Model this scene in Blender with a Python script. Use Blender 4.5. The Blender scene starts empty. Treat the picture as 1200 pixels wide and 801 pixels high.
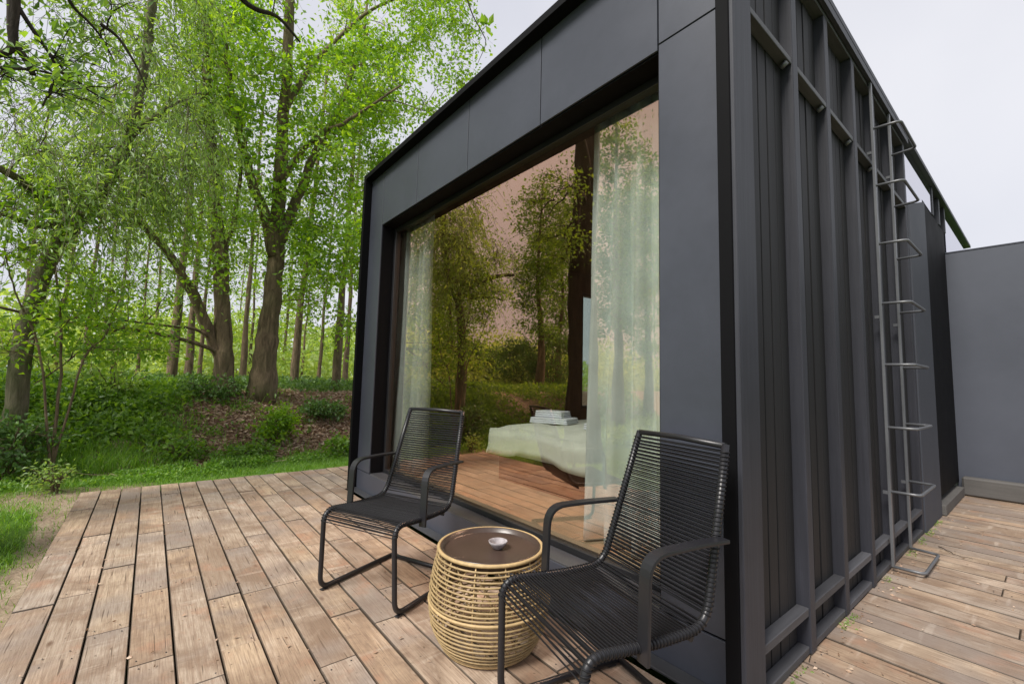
import bpy, math, random
import numpy as np
from mathutils import Vector, Matrix

# ------------------------------------------------------------------ camera, sky, sun, exposure
scene = bpy.context.scene
col = scene.collection
CAM = np.array([0.77, -1.73, 1.2])
R = np.array([[0.633, -0.052, -0.773], [0.774, 0.075, 0.629], [0.025, -0.996, 0.087]])
u_, s_, v_ = np.linalg.svd(R); R = u_ @ v_
F_PX = 516.63
cd = bpy.data.cameras.new('camera'); cam = bpy.data.objects.new('camera', cd); col.objects.link(cam)
cd.sensor_width = 36.0; cd.lens = F_PX / 1200 * 36; cd.clip_start = 0.05; cd.clip_end = 500
cam.matrix_world = Matrix([list(R[i] * np.array([1, -1, -1])) + [CAM[i]] for i in range(3)] + [[0, 0, 0, 1]])
scene.camera = cam

SUN_EL, SUN_AZ = math.radians(50), math.radians(172)      # azimuth measured from +Y clockwise
world = bpy.data.worlds.new('World'); scene.world = world; world.use_nodes = True
wt = world.node_tree; wt.nodes.clear()
sky = wt.nodes.new('ShaderNodeTexSky'); sky.sky_type = 'NISHITA'; sky.sun_disc = False
sky.sun_elevation = SUN_EL; sky.sun_rotation = SUN_AZ; sky.dust_density = 3.0
tcn = wt.nodes.new('ShaderNodeTexCoord')
nz = wt.nodes.new('ShaderNodeTexNoise'); nz.inputs['Scale'].default_value = 1.6; nz.inputs['Detail'].default_value = 5
ramp = wt.nodes.new('ShaderNodeValToRGB')
ramp.color_ramp.elements[0].position = 0.3; ramp.color_ramp.elements[0].color = (0.78, 0.79, 0.87, 1)
ramp.color_ramp.elements[1].position = 0.7; ramp.color_ramp.elements[1].color = (0.95, 0.95, 1.0, 1)
scl = wt.nodes.new('ShaderNodeVectorMath'); scl.operation = 'SCALE'; scl.inputs['Scale'].default_value = 6.7
mixw = wt.nodes.new('ShaderNodeMix'); mixw.data_type = 'RGBA'; mixw.inputs[0].default_value = 0.9
bg = wt.nodes.new('ShaderNodeBackground'); bg.inputs['Strength'].default_value = 0.1
wo = wt.nodes.new('ShaderNodeOutputWorld')
wt.links.new(tcn.outputs['Generated'], nz.inputs['Vector']); wt.links.new(nz.outputs['Fac'], ramp.inputs['Fac'])
wt.links.new(ramp.outputs['Color'], scl.inputs[0])
wt.links.new(sky.outputs[0], mixw.inputs[6]); wt.links.new(scl.outputs[0], mixw.inputs[7])
wt.links.new(mixw.outputs[2], bg.inputs['Color']); wt.links.new(bg.outputs[0], wo.inputs['Surface'])

sl = bpy.data.lights.new('sun', 'SUN'); sl.energy = 3.5; sl.angle = math.radians(20); sl.color = (1.0, 0.95, 0.88)
sun = bpy.data.objects.new('sun', sl); col.objects.link(sun)
sdir = Vector((math.sin(SUN_AZ) * math.cos(SUN_EL), math.cos(SUN_AZ) * math.cos(SUN_EL), math.sin(SUN_EL)))
sun.rotation_euler = sdir.to_track_quat('Z', 'Y').to_euler(); sun.location = (0, 0, 20)

vs = scene.view_settings
vs.view_transform = 'Standard'; vs.look = 'None'; vs.exposure = 0.52; vs.gamma = 1.0
try: vs.use_curve_mapping = False
except Exception: pass
scene.render.engine = 'CYCLES'
scene.cycles.max_bounces = 8; scene.cycles.transparent_max_bounces = 16
scene.cycles.diffuse_bounces = 4; scene.cycles.glossy_bounces = 4; scene.cycles.transmission_bounces = 6
scene.cycles.use_denoising = True
scene.cycles.sample_clamp_indirect = 6.0

rng = np.random.default_rng(7); random.seed(7)

# ------------------------------------------------------------------ helpers
def ray(p):
    r = R @ np.array([p[0] - 600, p[1] - 400.5, F_PX]); return r
def at(p, d):
    r = ray(p); return CAM + r / math.hypot(r[0], r[1]) * d

def tag(o, label=None, cat=None, group=None, kind=None):
    if label: o['label'] = label
    if cat: o['category'] = cat
    if group: o['group'] = group
    if kind: o['kind'] = kind
    return o
def empty(name, loc=(0, 0, 0), rz=0, parent=None):
    o = bpy.data.objects.new(name, None); col.objects.link(o); o.location = loc; o.rotation_euler = (0, 0, rz)
    o.empty_display_size = 0.1
    if parent: o.parent = parent
    return o
def link_mesh(name, me, mat, parent=None):
    if mat is not None and not me.materials: me.materials.append(mat)
    o = bpy.data.objects.new(name, me); col.objects.link(o)
    if parent: o.parent = parent
    return o
def fast_mesh(name, V, Fq, smooth=False):
    """V (n,3) float, Fq (m,k) int array, k = 3 or 4"""
    V = np.asarray(V, np.float32); Fq = np.asarray(Fq, np.int32)
    me = bpy.data.meshes.new(name); m, k = Fq.shape
    me.vertices.add(len(V)); me.vertices.foreach_set('co', V.ravel())
    me.loops.add(m * k); me.loops.foreach_set('vertex_index', Fq.ravel())
    me.polygons.add(m); me.polygons.foreach_set('loop_start', np.arange(0, m * k, k, dtype=np.int32))
    try: me.polygons.foreach_set('loop_total', np.full(m, k, np.int32))
    except Exception: pass
    me.polygons.foreach_set('use_smooth', np.full(m, smooth, bool))
    me.update(calc_edges=True); me.validate()
    return me

class MB:
    def __init__(s): s.v = []; s.f = []; s.sm = []
    def add(s, V, Fs, smooth=False):
        b = len(s.v); s.v += [tuple(map(float, p)) for p in V]
        s.f += [tuple(b + i for i in f) for f in Fs]; s.sm += [smooth] * len(Fs); return s
    def box(s, x0, x1, y0, y1, z0, z1, bev=0.0):
        if bev <= 0:
            V = [(x, y, z) for x in (x0, x1) for y in (y0, y1) for z in (z0, z1)]
            return s.add(V, [(0, 1, 3, 2), (4, 6, 7, 5), (0, 4, 5, 1), (2, 3, 7, 6), (0, 2, 6, 4), (1, 5, 7, 3)])
        V = []; idx = {}
        lo = (x0, y0, z0); hi = (x1, y1, z1)
        for cx in (0, 1):
            for cy in (0, 1):
                for cz in (0, 1):
                    c = (cx, cy, cz)
                    for ax in range(3):
                        p = [0, 0, 0]
                        for a in range(3):
                            base = hi[a] if c[a] else lo[a]; sg = -1 if c[a] else 1
                            p[a] = base if a == ax else base + sg * bev
                        idx[c, ax] = len(V); V.append(p)
        Fs = []
        for ax in range(3):
            a, b = [i for i in range(3) if i != ax]
            for sd in (0, 1):
                cs = []
                for (i, j) in ((0, 0), (1, 0), (1, 1), (0, 1)):
                    c = [0, 0, 0]; c[ax] = sd; c[a] = i; c[b] = j; cs.append(idx[tuple(c), ax])
                flip = (sd == 0) ^ (ax == 1)
                Fs.append(tuple(cs[::-1]) if flip else tuple(cs))
        for ax in range(3):       # edges along ax
            a, b = [i for i in range(3) if i != ax]
            for i in (0, 1):
                for j in (0, 1):
                    c0 = [0, 0, 0]; c0[a] = i; c0[b] = j; c1 = list(c0); c1[ax] = 1
                    q = [idx[tuple(c0), a], idx[tuple(c1), a], idx[tuple(c1), b], idx[tuple(c0), b]]
                    flip = (i ^ j) ^ (ax == 1)
                    Fs.append(tuple(q) if flip else tuple(q[::-1]))
        for c in [(i, j, k) for i in (0, 1) for j in (0, 1) for k in (0, 1)]:
            t = [idx[c, 0], idx[c, 1], idx[c, 2]]
            Fs.append(tuple(t) if (sum(c) % 2) else tuple(t[::-1]))
        return s.add(V, Fs)
    def tube(s, pts, rad, n=8, caps=True, smooth=True, closed=False):
        P = np.array(pts, float); m = len(P); rad = np.broadcast_to(np.array(rad, float), (m,))
        if closed: T = np.roll(P, -1, 0) - np.roll(P, 1, 0)
        else: T = np.gradient(P, axis=0)
        T /= np.linalg.norm(T, axis=1)[:, None] + 1e-12
        ref = np.array([0, 0, 1.]) if abs(T[0][2]) < .9 else np.array([1., 0, 0])
        N = np.cross(T[0], ref); N /= np.linalg.norm(N)
        V = []; ang = np.arange(n) / n * 2 * math.pi
        for i in range(m):
            N = N - T[i] * (N @ T[i]); N /= np.linalg.norm(N) + 1e-12; B = np.cross(T[i], N)
            V += list(P[i] + rad[i] * (np.cos(ang)[:, None] * N + np.sin(ang)[:, None] * B))
        Fs = []
        for i in range(m if closed else m - 1):
            i2 = (i + 1) % m
            for k in range(n):
                Fs.append((i * n + k, i * n + (k + 1) % n, i2 * n + (k + 1) % n, i2 * n + k))
        s.add(V, Fs, smooth)
        if caps and not closed:
            b = len(s.v) - m * n
            s.f.append(tuple(b + k for k in range(n))[::-1]); s.sm.append(False)
            s.f.append(tuple(b + (m - 1) * n + k for k in range(n))); s.sm.append(False)
        return s
    def lathe(s, prof, n=32, c=(0, 0, 0), smooth=True):
        V = []; m = len(prof)
        for r, z in prof:
            for k in range(n):
                a = 2 * math.pi * k / n; V.append((c[0] + r * math.cos(a), c[1] + r * math.sin(a), c[2] + z))
        Fs = [(i * n + k, i * n + (k + 1) % n, (i + 1) * n + (k + 1) % n, (i + 1) * n + k) for i in range(m - 1) for k in range(n)]
        return s.add(V, Fs, smooth)
    def prism(s, poly, axis, a0, a1):
        """poly: list of 2D points in the two other axes (in order), extruded along axis"""
        n = len(poly); o = [i for i in range(3) if i != axis]; V = []
        for a in (a0, a1):
            for p in poly:
                q = [0, 0, 0]; q[axis] = a; q[o[0]] = p[0]; q[o[1]] = p[1]; V.append(q)
        Fs = [tuple(range(n)), tuple(range(2 * n - 1, n - 1, -1))] + [(i, i + n, (i + 1) % n + n, (i + 1) % n) for i in range(n)]
        return s.add(V, Fs)
    def mesh(s, name):
        me = bpy.data.meshes.new(name); me.from_pydata(s.v, [], s.f)
        me.polygons.foreach_set('use_smooth', s.sm); me.update()
        import bmesh
        bm = bmesh.new(); bm.from_mesh(me); bmesh.ops.recalc_face_normals(bm, faces=bm.faces); bm.to_mesh(me); bm.free()
        return me
    def build(s, name, mat, parent=None): return link_mesh(name, s.mesh(name), mat, parent)

def fillet(pts, rads, n=6):
    """polyline with rounded corners; rads per inner corner"""
    P = [np.array(p, float) for p in pts]; out = [P[0]]
    for i in range(1, len(P) - 1):
        r = rads[i - 1]
        a = P[i - 1] - P[i]; b = P[i + 1] - P[i]; la, lb = np.linalg.norm(a), np.linalg.norm(b)
        r = min(r, la * .49, lb * .49); p0 = P[i] + a / la * r; p2 = P[i] + b / lb * r
        for k in range(n + 1):
            t = k / n; out.append((1 - t) ** 2 * p0 + 2 * t * (1 - t) * P[i] + t * t * p2)
    out.append(P[-1]); return out
def spline(P, n=6):
    P = [np.array(p, float) for p in P]
    if len(P) < 3: return [P[0] + (P[1] - P[0]) * k / n for k in range(n + 1)]
    Q = [2 * P[0] - P[1]] + P + [2 * P[-1] - P[-2]]; out = []
    for i in range(1, len(Q) - 2):
        for k in range(n):
            t = k / n
            out.append(.5 * ((2 * Q[i]) + (-Q[i - 1] + Q[i + 1]) * t + (2 * Q[i - 1] - 5 * Q[i] + 4 * Q[i + 1] - Q[i + 2]) * t * t + (-Q[i - 1] + 3 * Q[i] - 3 * Q[i + 1] + Q[i + 2]) * t ** 3))
    out.append(P[-1]); return out

# ------------------------------------------------------------------ materials
class NT:
    def __init__(s, name):
        s.m = bpy.data.materials.new(name); s.m.use_nodes = True; s.t = s.m.node_tree; s.t.nodes.clear()
        s.out = s.t.nodes.new('ShaderNodeOutputMaterial')
    def n(s, typ, **kw):
        x = s.t.nodes.new('ShaderNode' + typ)
        for k, v in kw.items():
            if k in x.inputs.keys(): s.set(x.inputs[k], v)
            else: setattr(x, k, v)
        return x
    def set(s, inp, v):
        if isinstance(v, bpy.types.NodeSocket): s.t.links.new(v, inp)
        else: inp.default_value = v
    def l(s, a, b): s.t.links.new(a, b)
    def ramp(s, fac, stops):
        r = s.n('ValToRGB'); el = r.color_ramp.elements
        while len(el) < len(stops): el.new(0.5)
        for e, (p, c) in zip(el, stops): e.position = p; e.color = (*c, 1) if len(c) == 3 else c
        s.l(fac, r.inputs['Fac']); return r.outputs['Color']
    def mix(s, fac, a, b, blend='MIX'):
        x = s.n('Mix', data_type='RGBA', blend_type=blend)
        s.set(x.inputs[0], fac)
        for i, v in ((6, a), (7, b)): s.set(x.inputs[i], v if isinstance(v, bpy.types.NodeSocket) else (*v, 1))
        return x.outputs[2]
    def math(s, op, a, b=None, clamp=False):
        x = s.n('Math', operation=op, use_clamp=clamp); s.set(x.inputs[0], a)
        if b is not None: s.set(x.inputs[1], b)
        return x.outputs[0]
    def noise(s, vec, scale, detail=4, rough=.55, dist=0):
        x = s.n('TexNoise'); s.l(vec, x.inputs['Vector']); x.inputs['Scale'].default_value = scale
        x.inputs['Detail'].default_value = detail; x.inputs['Roughness'].default_value = rough; x.inputs['Distortion'].default_value = dist
        return x.outputs['Fac']
    def mapping(s, vec, scale=(1, 1, 1), loc=None):
        x = s.n('Mapping'); s.l(vec, x.inputs['Vector']); x.inputs['Scale'].default_value = scale
        if loc is not None: s.set(x.inputs['Location'], loc)
        return x.outputs['Vector']
    def bump(s, h, strength=.3, dist=.01):
        x = s.n('Bump'); s.l(h, x.inputs['Height']); x.inputs['Strength'].default_value = strength; x.inputs['Distance'].default_value = dist
        return x.outputs['Normal']
    def principled(s, **kw):
        p = s.n('BsdfPrincipled')
        for k, v in kw.items():
            k = k.replace('_', ' ')
            s.set(p.inputs[k], (*v, 1) if isinstance(v, tuple) and len(v) == 3 else v)
        s.l(p.outputs[0], s.out.inputs['Surface']); return p
    def pos(s): return s.n('NewGeometry').outputs['Position']
    def obj(s): return s.n('TexCoord').outputs['Object']
    def orand(s): return s.n('ObjectInfo').outputs['Random']
    def island(s): return s.n('NewGeometry').outputs['Random Per Island']

def painted(name, c, rough=.45, var=.12, bumpy=0.05, dirt=0.25, spec=.5, scale=3.0):
    t = NT(name); p = t.pos()
    n1 = t.noise(p, scale, 5); n2 = t.noise(p, scale * 14, 4, .7)
    f = t.math('ADD', t.math('MULTIPLY', n1, .7), t.math('MULTIPLY', n2, .3))
    lo = tuple(x * (1 - var) for x in c); hi = tuple(min(1, x * (1 + var)) for x in c)
    cc = t.ramp(f, [(.35, lo), (.65, hi)])
    rr = t.math('ADD', t.math('MULTIPLY', n1, .25), rough - .12)
    t.principled(Base_Color=cc, Roughness=rr, Specular_IOR_Level=spec, Normal=t.bump(n2, bumpy, .004)); return t.m

def wood_painted(name, c, rough=.6, axis=2):
    t = NT(name); p = t.pos(); r = t.orand()
    off = t.n('CombineXYZ'); t.l(t.math('MULTIPLY', r, 37.0), off.inputs[0]); t.l(t.math('MULTIPLY', r, 19.0), off.inputs[1])
    sc = [40, 40, 40]; sc[axis] = 1.6
    g = t.noise(t.mapping(p, tuple(sc), off.outputs[0]), 1, 5, .65)
    n2 = t.noise(p, 2.3, 4); b = t.math('ADD', t.math('MULTIPLY', r, .5), .75)
    cc = t.ramp(t.math('ADD', t.math('MULTIPLY', g, .6), t.math('MULTIPLY', n2, .4)), [(.3, tuple(x * .6 for x in c)), (.62, c), (.8, tuple(x * 1.7 for x in c))])
    h = t.n('HueSaturation'); t.l(cc, h.inputs['Color']); t.l(b, h.inputs['Value'])
    t.principled(Base_Color=h.outputs[0], Roughness=rough, Specular_IOR_Level=.4, Normal=t.bump(g, .35, .004)); return t.m

def deck_wood(name):
    t = NT(name); p = t.pos(); r = t.orand()
    off = t.n('CombineXYZ'); t.l(t.math('MULTIPLY', r, 53.0), off.inputs[0]); t.l(t.math('MULTIPLY', r, 31.0), off.inputs[1])
    v = t.n('VectorMath', operation='ADD'); t.l(p, v.inputs[0]); t.l(off.outputs[0], v.inputs[1]); pv = v.outputs[0]
    grain = t.noise(t.mapping(pv, (2.2, 55, 10)), 1, 6, .7, .4)
    fine = t.noise(t.mapping(pv, (9, 190, 10)), 1, 3, .6)
    blot = t.noise(pv, 2.6, 5, .62, .6); blot2 = t.noise(t.mapping(pv, (1.0, 2.2, 1)), 5.5, 5, .7)
    base = t.ramp(r, [(0, (.44, .33, .24)), (.12, (.55, .44, .34)), (.25, (.29, .23, .18)), (.37, (.49, .355, .24)), (.5, (.35, .295, .245)), (.62, (.53, .405, .28)), (.74, (.38, .265, .18)), (.87, (.48, .40, .325)), (1, (.33, .275, .225))])
    c1 = t.mix(t.ramp(blot, [(.42, (0, 0, 0)), (.60, (.85, .85, .85))]), base, (.21, .145, .10))
    c2 = t.mix(t.ramp(blot2, [(.53, (0, 0, 0)), (.70, (.42, .42, .42))]), c1, (.58, .48, .385))
    c3 = t.mix(t.ramp(grain, [(.38, (.55, .55, .55)), (.58, (0, 0, 0))]), c2, (.22, .145, .10))
    # reddish stains
    red = t.noise(pv, 4.3, 4, .6)
    c4 = t.mix(t.ramp(red, [(.56, (0, 0, 0)), (.70, (.6, .6, .6))]), c3, (.37, .20, .125))
    # grey weathered ends and pale scuffs across the plank
    cross = t.noise(t.mapping(pv, (16, 1.5, 5)), 1, 3, .5)
    c5 = t.mix(t.ramp(cross, [(.62, (0, 0, 0)), (.70, (.35, .35, .35))]), c4, (.62, .53, .44))
    grey = t.noise(t.mapping(pv, (1.6, 1.0, 1)), 1.3, 3, .5)
    c5 = t.mix(t.ramp(grey, [(.50, (0, 0, 0)), (.62, (.65, .65, .65))]), c5, (.25, .21, .185))
    vo = t.n('TexVoronoi', feature='F1'); t.l(t.mapping(pv, (2.0, 5.5, 1)), vo.inputs['Vector']); vo.inputs['Scale'].default_value = 1.0
    kn = t.ramp(vo.outputs['Distance'], [(.03, (.85, .85, .85)), (.085, (0, 0, 0))])
    c6 = t.mix(kn, c5, (.12, .065, .04))
    crack = t.noise(t.mapping(pv, (2.6, 75, 10)), 1, 2, .5, .3)
    c6 = t.mix(t.ramp(crack, [(.655, (0, 0, 0)), (.69, (.75, .75, .75))]), c6, (.07, .045, .03))
    c6 = t.mix(t.ramp(fine, [(.35, (.45, .45, .45)), (.55, (0, 0, 0))]), c6, (.15, .10, .07))
    speck = t.noise(pv, 42, 3, .6)
    c6 = t.mix(t.ramp(speck, [(.66, (0, 0, 0)), (.72, (.7, .7, .7))]), c6, (.08, .055, .035))
    h = t.math('ADD', t.math('MULTIPLY', grain, .7), t.math('MULTIPLY', fine, .4))
    nsep = t.n('SeparateXYZ'); t.l(t.n('NewGeometry').outputs['True Normal'], nsep.inputs[0])      # plank edges darkened: grime plus seam shade painted in
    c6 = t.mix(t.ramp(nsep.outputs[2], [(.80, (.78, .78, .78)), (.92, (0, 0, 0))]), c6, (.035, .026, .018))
    rough = t.math('ADD', t.math('MULTIPLY', blot, .35), .42)
    t.principled(Base_Color=c6, Roughness=rough, Specular_IOR_Level=.35, Normal=t.bump(h, .45, .004)); return t.m

def leaf_mat(name, cols, trans=.5, tcol=1.5, rough=.5):
    t = NT(name); r = t.island(); p = t.pos()
    n1 = t.noise(p, 1.1, 3)
    f = t.math('ADD', t.math('MULTIPLY', r, .7), t.math('MULTIPLY', n1, .35))
    cc = t.ramp(f, [(.1 + .8 * i / (len(cols) - 1), c) for i, c in enumerate(cols)])
    d = t.n('BsdfDiffuse'); t.l(cc, d.inputs['Color'])
    tl = t.n('BsdfTranslucent')
    tc = t.mix(1.0, cc, (1.25 * tcol / 1.5, 1.15 * tcol / 1.5, .5 * tcol / 1.5), 'MULTIPLY'); sc = t.n('VectorMath', operation='SCALE'); t.l(tc, sc.inputs[0]); sc.inputs['Scale'].default_value = 1.3
    t.l(sc.outputs[0], tl.inputs['Color'])
    g = t.n('BsdfGlossy'); g.inputs['Roughness'].default_value = rough; g.inputs['Color'].default_value = (.9, .95, .9, 1)
    m1 = t.n('MixShader'); m1.inputs[0].default_value = trans; t.l(d.outputs[0], m1.inputs[1]); t.l(tl.outputs[0], m1.inputs[2])
    m2 = t.n('MixShader'); m2.inputs[0].default_value = .05; t.l(m1.outputs[0], m2.inputs[1]); t.l(g.outputs[0], m2.inputs[2])
    t.l(m2.outputs[0], t.out.inputs['Surface']); return t.m

def bark_mat(name, c, moss=.4):
    t = NT(name); p = t.pos()
    g = t.noise(t.mapping(p, (16, 16, 3)), 1, 6, .7, .8); n1 = t.noise(p, 1.8, 4)
    cc = t.ramp(g, [(.3, tuple(x * .35 for x in c)), (.55, c), (.75, tuple(min(1, x * 1.9) for x in c))])
    c2 = t.mix(t.ramp(n1, [(.5 - .25 * moss, (0, 0, 0)), (.75 - .2 * moss, (moss, moss, moss))]), cc, (.075, .095, .03))
    t.principled(Base_Color=c2, Roughness=.9, Specular_IOR_Level=.2, Normal=t.bump(g, .8, .03)); return t.m

def flat(name, c, rough=.6, metal=0.0, spec=.5):
    return painted(name, c, rough, .1, .03, spec=spec)

def fabric(name, c, transl=.0, weave=900):
    t = NT(name); p = t.obj(); n = t.noise(p, 6, 4); w = t.noise(p, weave, 2)
    cc = t.ramp(n, [(.3, tuple(x * .9 for x in c)), (.7, tuple(min(1, x * 1.06) for x in c))])
    nb = t.bump(t.math('ADD', t.math('MULTIPLY', n, 1.0), t.math('MULTIPLY', w, .15)), .2, .01)
    d = t.n('BsdfDiffuse'); t.l(cc, d.inputs['Color']); t.l(nb, d.inputs['Normal'])
    if transl > 0:
        tl = t.n('BsdfTranslucent'); t.l(cc, tl.inputs['Color'])
        m = t.n('MixShader'); m.inputs[0].default_value = transl; t.l(d.outputs[0], m.inputs[1]); t.l(tl.outputs[0], m.inputs[2])
        t.l(m.outputs[0], t.out.inputs['Surface'])
    else: t.l(d.outputs[0], t.out.inputs['Surface'])
    return t.m

def glass_mat(name, f0, refl, trans, fres=.5, rough=.0):
    """thin coated pane: tinted mirror coat over tinted see-through glass, stronger towards grazing angles"""
    t = NT(name)
    lw = t.n('LayerWeight'); lw.inputs['Blend'].default_value = .35
    fac = t.math('ADD', t.math('MULTIPLY', lw.outputs['Facing'], fres), f0, True)
    g = t.n('BsdfGlossy'); g.inputs['Color'].default_value = (*refl, 1); g.inputs['Roughness'].default_value = rough
    tr = t.n('BsdfTransparent'); tr.inputs['Color'].default_value = (*trans, 1)
    # faint waviness of the pane
    n = t.noise(t.pos(), .9, 2); t.l(t.bump(n, .006, .02), g.inputs['Normal'])
    m = t.n('MixShader'); t.l(fac, m.inputs[0]); t.l(tr.outputs[0], m.inputs[1]); t.l(g.outputs[0], m.inputs[2])
    t.l(m.outputs[0], t.out.inputs['Surface']); return t.m

M = {}
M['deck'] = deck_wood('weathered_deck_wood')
M['joist'] = wood_painted('dark_joist_wood', (.05, .035, .025), .9, 0)
M['panel'] = painted('anthracite_panel', (.047, .052, .070), .42, .14, .02, spec=.5, scale=1.2)
M['black'] = painted('matt_black_trim', (.003, .003, .004), .7, .15, .03, spec=.12)
M['sill'] = painted('dark_aluminium_sill', (.05, .052, .058), .32, .1, .02, spec=.6)
M['frame'] = painted('window_frame_black', (.012, .012, .014), .4, .1, .02)
M['board'] = wood_painted('charred_cladding_board', (.014, .0137, .0155), .62, 2)
M['post'] = wood_painted('dark_painted_batten', (.038, .040, .052), .55, 2)
M['noggin'] = wood_painted('dark_painted_rail', (.085, .086, .095), .6, 1)
M['portal'] = painted('smooth_dark_panel', (.06, .065, .08), .65, .08, .02, spec=.25)
M['wallpanel'] = painted('blue_grey_wall_sheet', (.060, .067, .087), .5, .1, .03, scale=.8)
M['beam'] = wood_painted('weathered_grey_beam', (.10, .095, .09), .8, 0)
M['glass'] = glass_mat('coated_window_glass', .24, (1.0, .63, .44), (.97, .985, .965), .82)
M['inner_face'] = glass_mat('uncoated_glass_face', .02, (1, 1, 1), (.98, 1, .98), .15)
M['clear_glass'] = glass_mat('clear_glass', .08, (1, 1, 1), (.9, .97, .93), .5)
M['sheen'] = glass_mat('clerestory_glass', .55, (.88, .88, .93), (.35, .37, .4), .4)
M['metal'] = painted('ladder_steel', (.10, .105, .115), .38, .15, .05, spec=.8)
M['chair'] = painted('black_powder_coat', (.014, .014, .017), .38, .15, .04, spec=.5)
M['cord'] = painted('black_plastic_cord', (.010, .010, .012), .55, .1, .0, spec=.25)
M['rattan'] = wood_painted('pale_rattan', (.50, .36, .18), .55, 2)
M['tray'] = painted('dark_brown_tray', (.055, .036, .028), .32, .2, .05, spec=.5, scale=5)
M['bowl'] = painted('speckled_stone_bowl', (.27, .25, .26), .5, .45, .1, scale=30)
M['curtain'] = fabric('mint_curtain', (.82, .88, .88), .28)
M['duvet'] = fabric('sage_duvet', (.78, .80, .72), .0)
M['towel'] = fabric('white_towel', (.80, .83, .90), .0, 300)
M['bedwood'] = wood_painted('red_brown_bed_wood', (.14, .05, .028), .5, 0)
M['plaster'] = painted('white_plaster', (.78, .77, .74), .7, .03, .03)
M['room'] = wood_painted('brown_room_wood', (.085, .048, .03), .6, 2)
M['floor'] = wood_painted('warm_floor_boards', (.46, .33, .22), .45, 0)
M['bark'] = bark_mat('brown_bark', (.20, .145, .098), .35)
M['bark_moss'] = bark_mat('mossy_bark', (.19, .16, .115), .7)
M['bark_dark'] = bark_mat('dark_bark', (.045, .035, .028), .2)
M['leaf_bright'] = leaf_mat('bright_spring_leaf', [(.10, .22, .010), (.18, .35, .014), (.27, .46, .02), (.36, .53, .035)], .58)
M['leaf_mid'] = leaf_mat('mid_green_leaf', [(.075, .17, .018), (.13, .26, .025), (.19, .34, .035), (.25, .40, .05)], .55)
M['leaf_pale'] = leaf_mat('pale_willow_leaf', [(.16, .27, .06), (.22, .36, .085), (.28, .43, .11), (.35, .49, .13)], .58)
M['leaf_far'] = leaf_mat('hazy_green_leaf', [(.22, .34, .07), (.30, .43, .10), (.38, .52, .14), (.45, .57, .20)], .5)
M['leaf_dark'] = leaf_mat('deep_green_leaf', [(.05, .12, .025), (.085, .18, .035), (.12, .24, .05), (.16, .29, .07)], .45)
M['leaf_grass'] = leaf_mat('fresh_grass', [(.09, .20, .018), (.14, .31, .024), (.20, .39, .035), (.27, .42, .06)], .45)
M['litter'] = leaf_mat('dry_leaf', [(.24, .15, .10), (.37, .24, .165), (.48, .34, .245), (.60, .47, .36)], .1, 1.0)

def ground_mat():
    t = NT('forest_ground'); p = t.pos()
    a = t.n('Attribute'); a.attribute_name = 'cover'
    sx = t.n('SeparateColor'); t.l(a.outputs['Color'], sx.inputs[0])
    n1 = t.noise(p, 1.3, 5, .6); n2 = t.noise(p, 9, 5, .7); n3 = t.noise(p, 45, 4, .7)
    soil = t.ramp(t.math('ADD', t.math('MULTIPLY', n2, .6), t.math('MULTIPLY', n3, .4)), [(.3, (.16, .115, .08)), (.5, (.30, .23, .165)), (.7, (.45, .37, .28))])
    litter = t.ramp(n3, [(.3, (.12, .075, .05)), (.55, (.26, .165, .11)), (.75, (.40, .28, .19))])
    grass = t.ramp(t.math('ADD', t.math('MULTIPLY', n1, .5), t.math('MULTIPLY', n3, .5)), [(.3, (.04, .085, .014)), (.6, (.09, .17, .025)), (.8, (.16, .20, .05))])
    g = t.math('ADD', sx.outputs[0], t.math('MULTIPLY', t.math('SUBTRACT', n2, .5), .9), True)
    c = t.mix(t.ramp(g, [(.38, (0, 0, 0)), (.62, (1, 1, 1))]), soil, grass)
    c = t.mix(sx.outputs[1], c, litter)
    t.principled(Base_Color=c, Roughness=.95, Specular_IOR_Level=.1, Normal=t.bump(t.math('ADD', n2, t.math('MULTIPLY', n3, .5)), .8, .03)); return t.m
M['ground'] = ground_mat()

# ------------------------------------------------------------------ ground
def sstep(a, b, x): t = np.clip((x - a) / (b - a), 0, 1); return t * t * (3 - 2 * t)
def lump(x, y): return .5 * np.sin(1.7 * x + 1.3 * np.sin(.9 * y)) * np.sin(1.3 * y + .7 * np.sin(1.1 * x)) + .3 * np.sin(3.9 * x + 2.1 * y) * np.sin(2.7 * y - 1.4 * x)
def ground_z(x, y):
    x = np.asarray(x, float); y = np.asarray(y, float)
    foot = -6.95 - .35 * np.sin(.8 * y + .4) - .35 * sstep(-.8, -2.2, y)
    z = -.13 + .95 * sstep(0, 2.3, foot - x) - .25 * sstep(4, 12, foot - x)
    z += lump(x, y) * (.015 + .07 * sstep(0, 1.2, foot - x))
    # a small dip beside the deck's outer edge
    z -= .14 * np.exp(-((y + 2.35) / .3) ** 2) * sstep(-5.6, -4.2, x)
    inside = (x > -5.45) & (y > -2.3) & ((y < 1.5) | (x > -4.2))
    return np.where(inside, np.minimum(z, -.16), z)
def cover(x, y):
    """grass amount, litter amount"""
    foot = -6.95 - .35 * np.sin(.8 * y + .4) - .35 * sstep(-.8, -2.2, y)
    bank = sstep(-.15, .25, foot - x)
    g = .78 + .25 * lump(x * 1.3, y * 1.3)
    dirt = .62 * np.exp(-(((x + 5.75) / .38) ** 2 + ((y + 2.35) / .8) ** 2)) + .7 * np.exp(-(((y + 2.3) / .13) ** 2)) * sstep(-5.8, -5.0, x) + .8 * np.exp(-(((x + 5.45) / .12) ** 2)) * (y > -2.3)
    g = np.clip(g - 1.2 * dirt, 0, 1) * (1 - bank) + bank * .25
    lit = bank * sstep(-1.9, -.9, y) * (1 - sstep(2.0, 3.5, foot - x) * .6)
    return np.clip(g, 0, 1), np.clip(lit, 0, 1)
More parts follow.
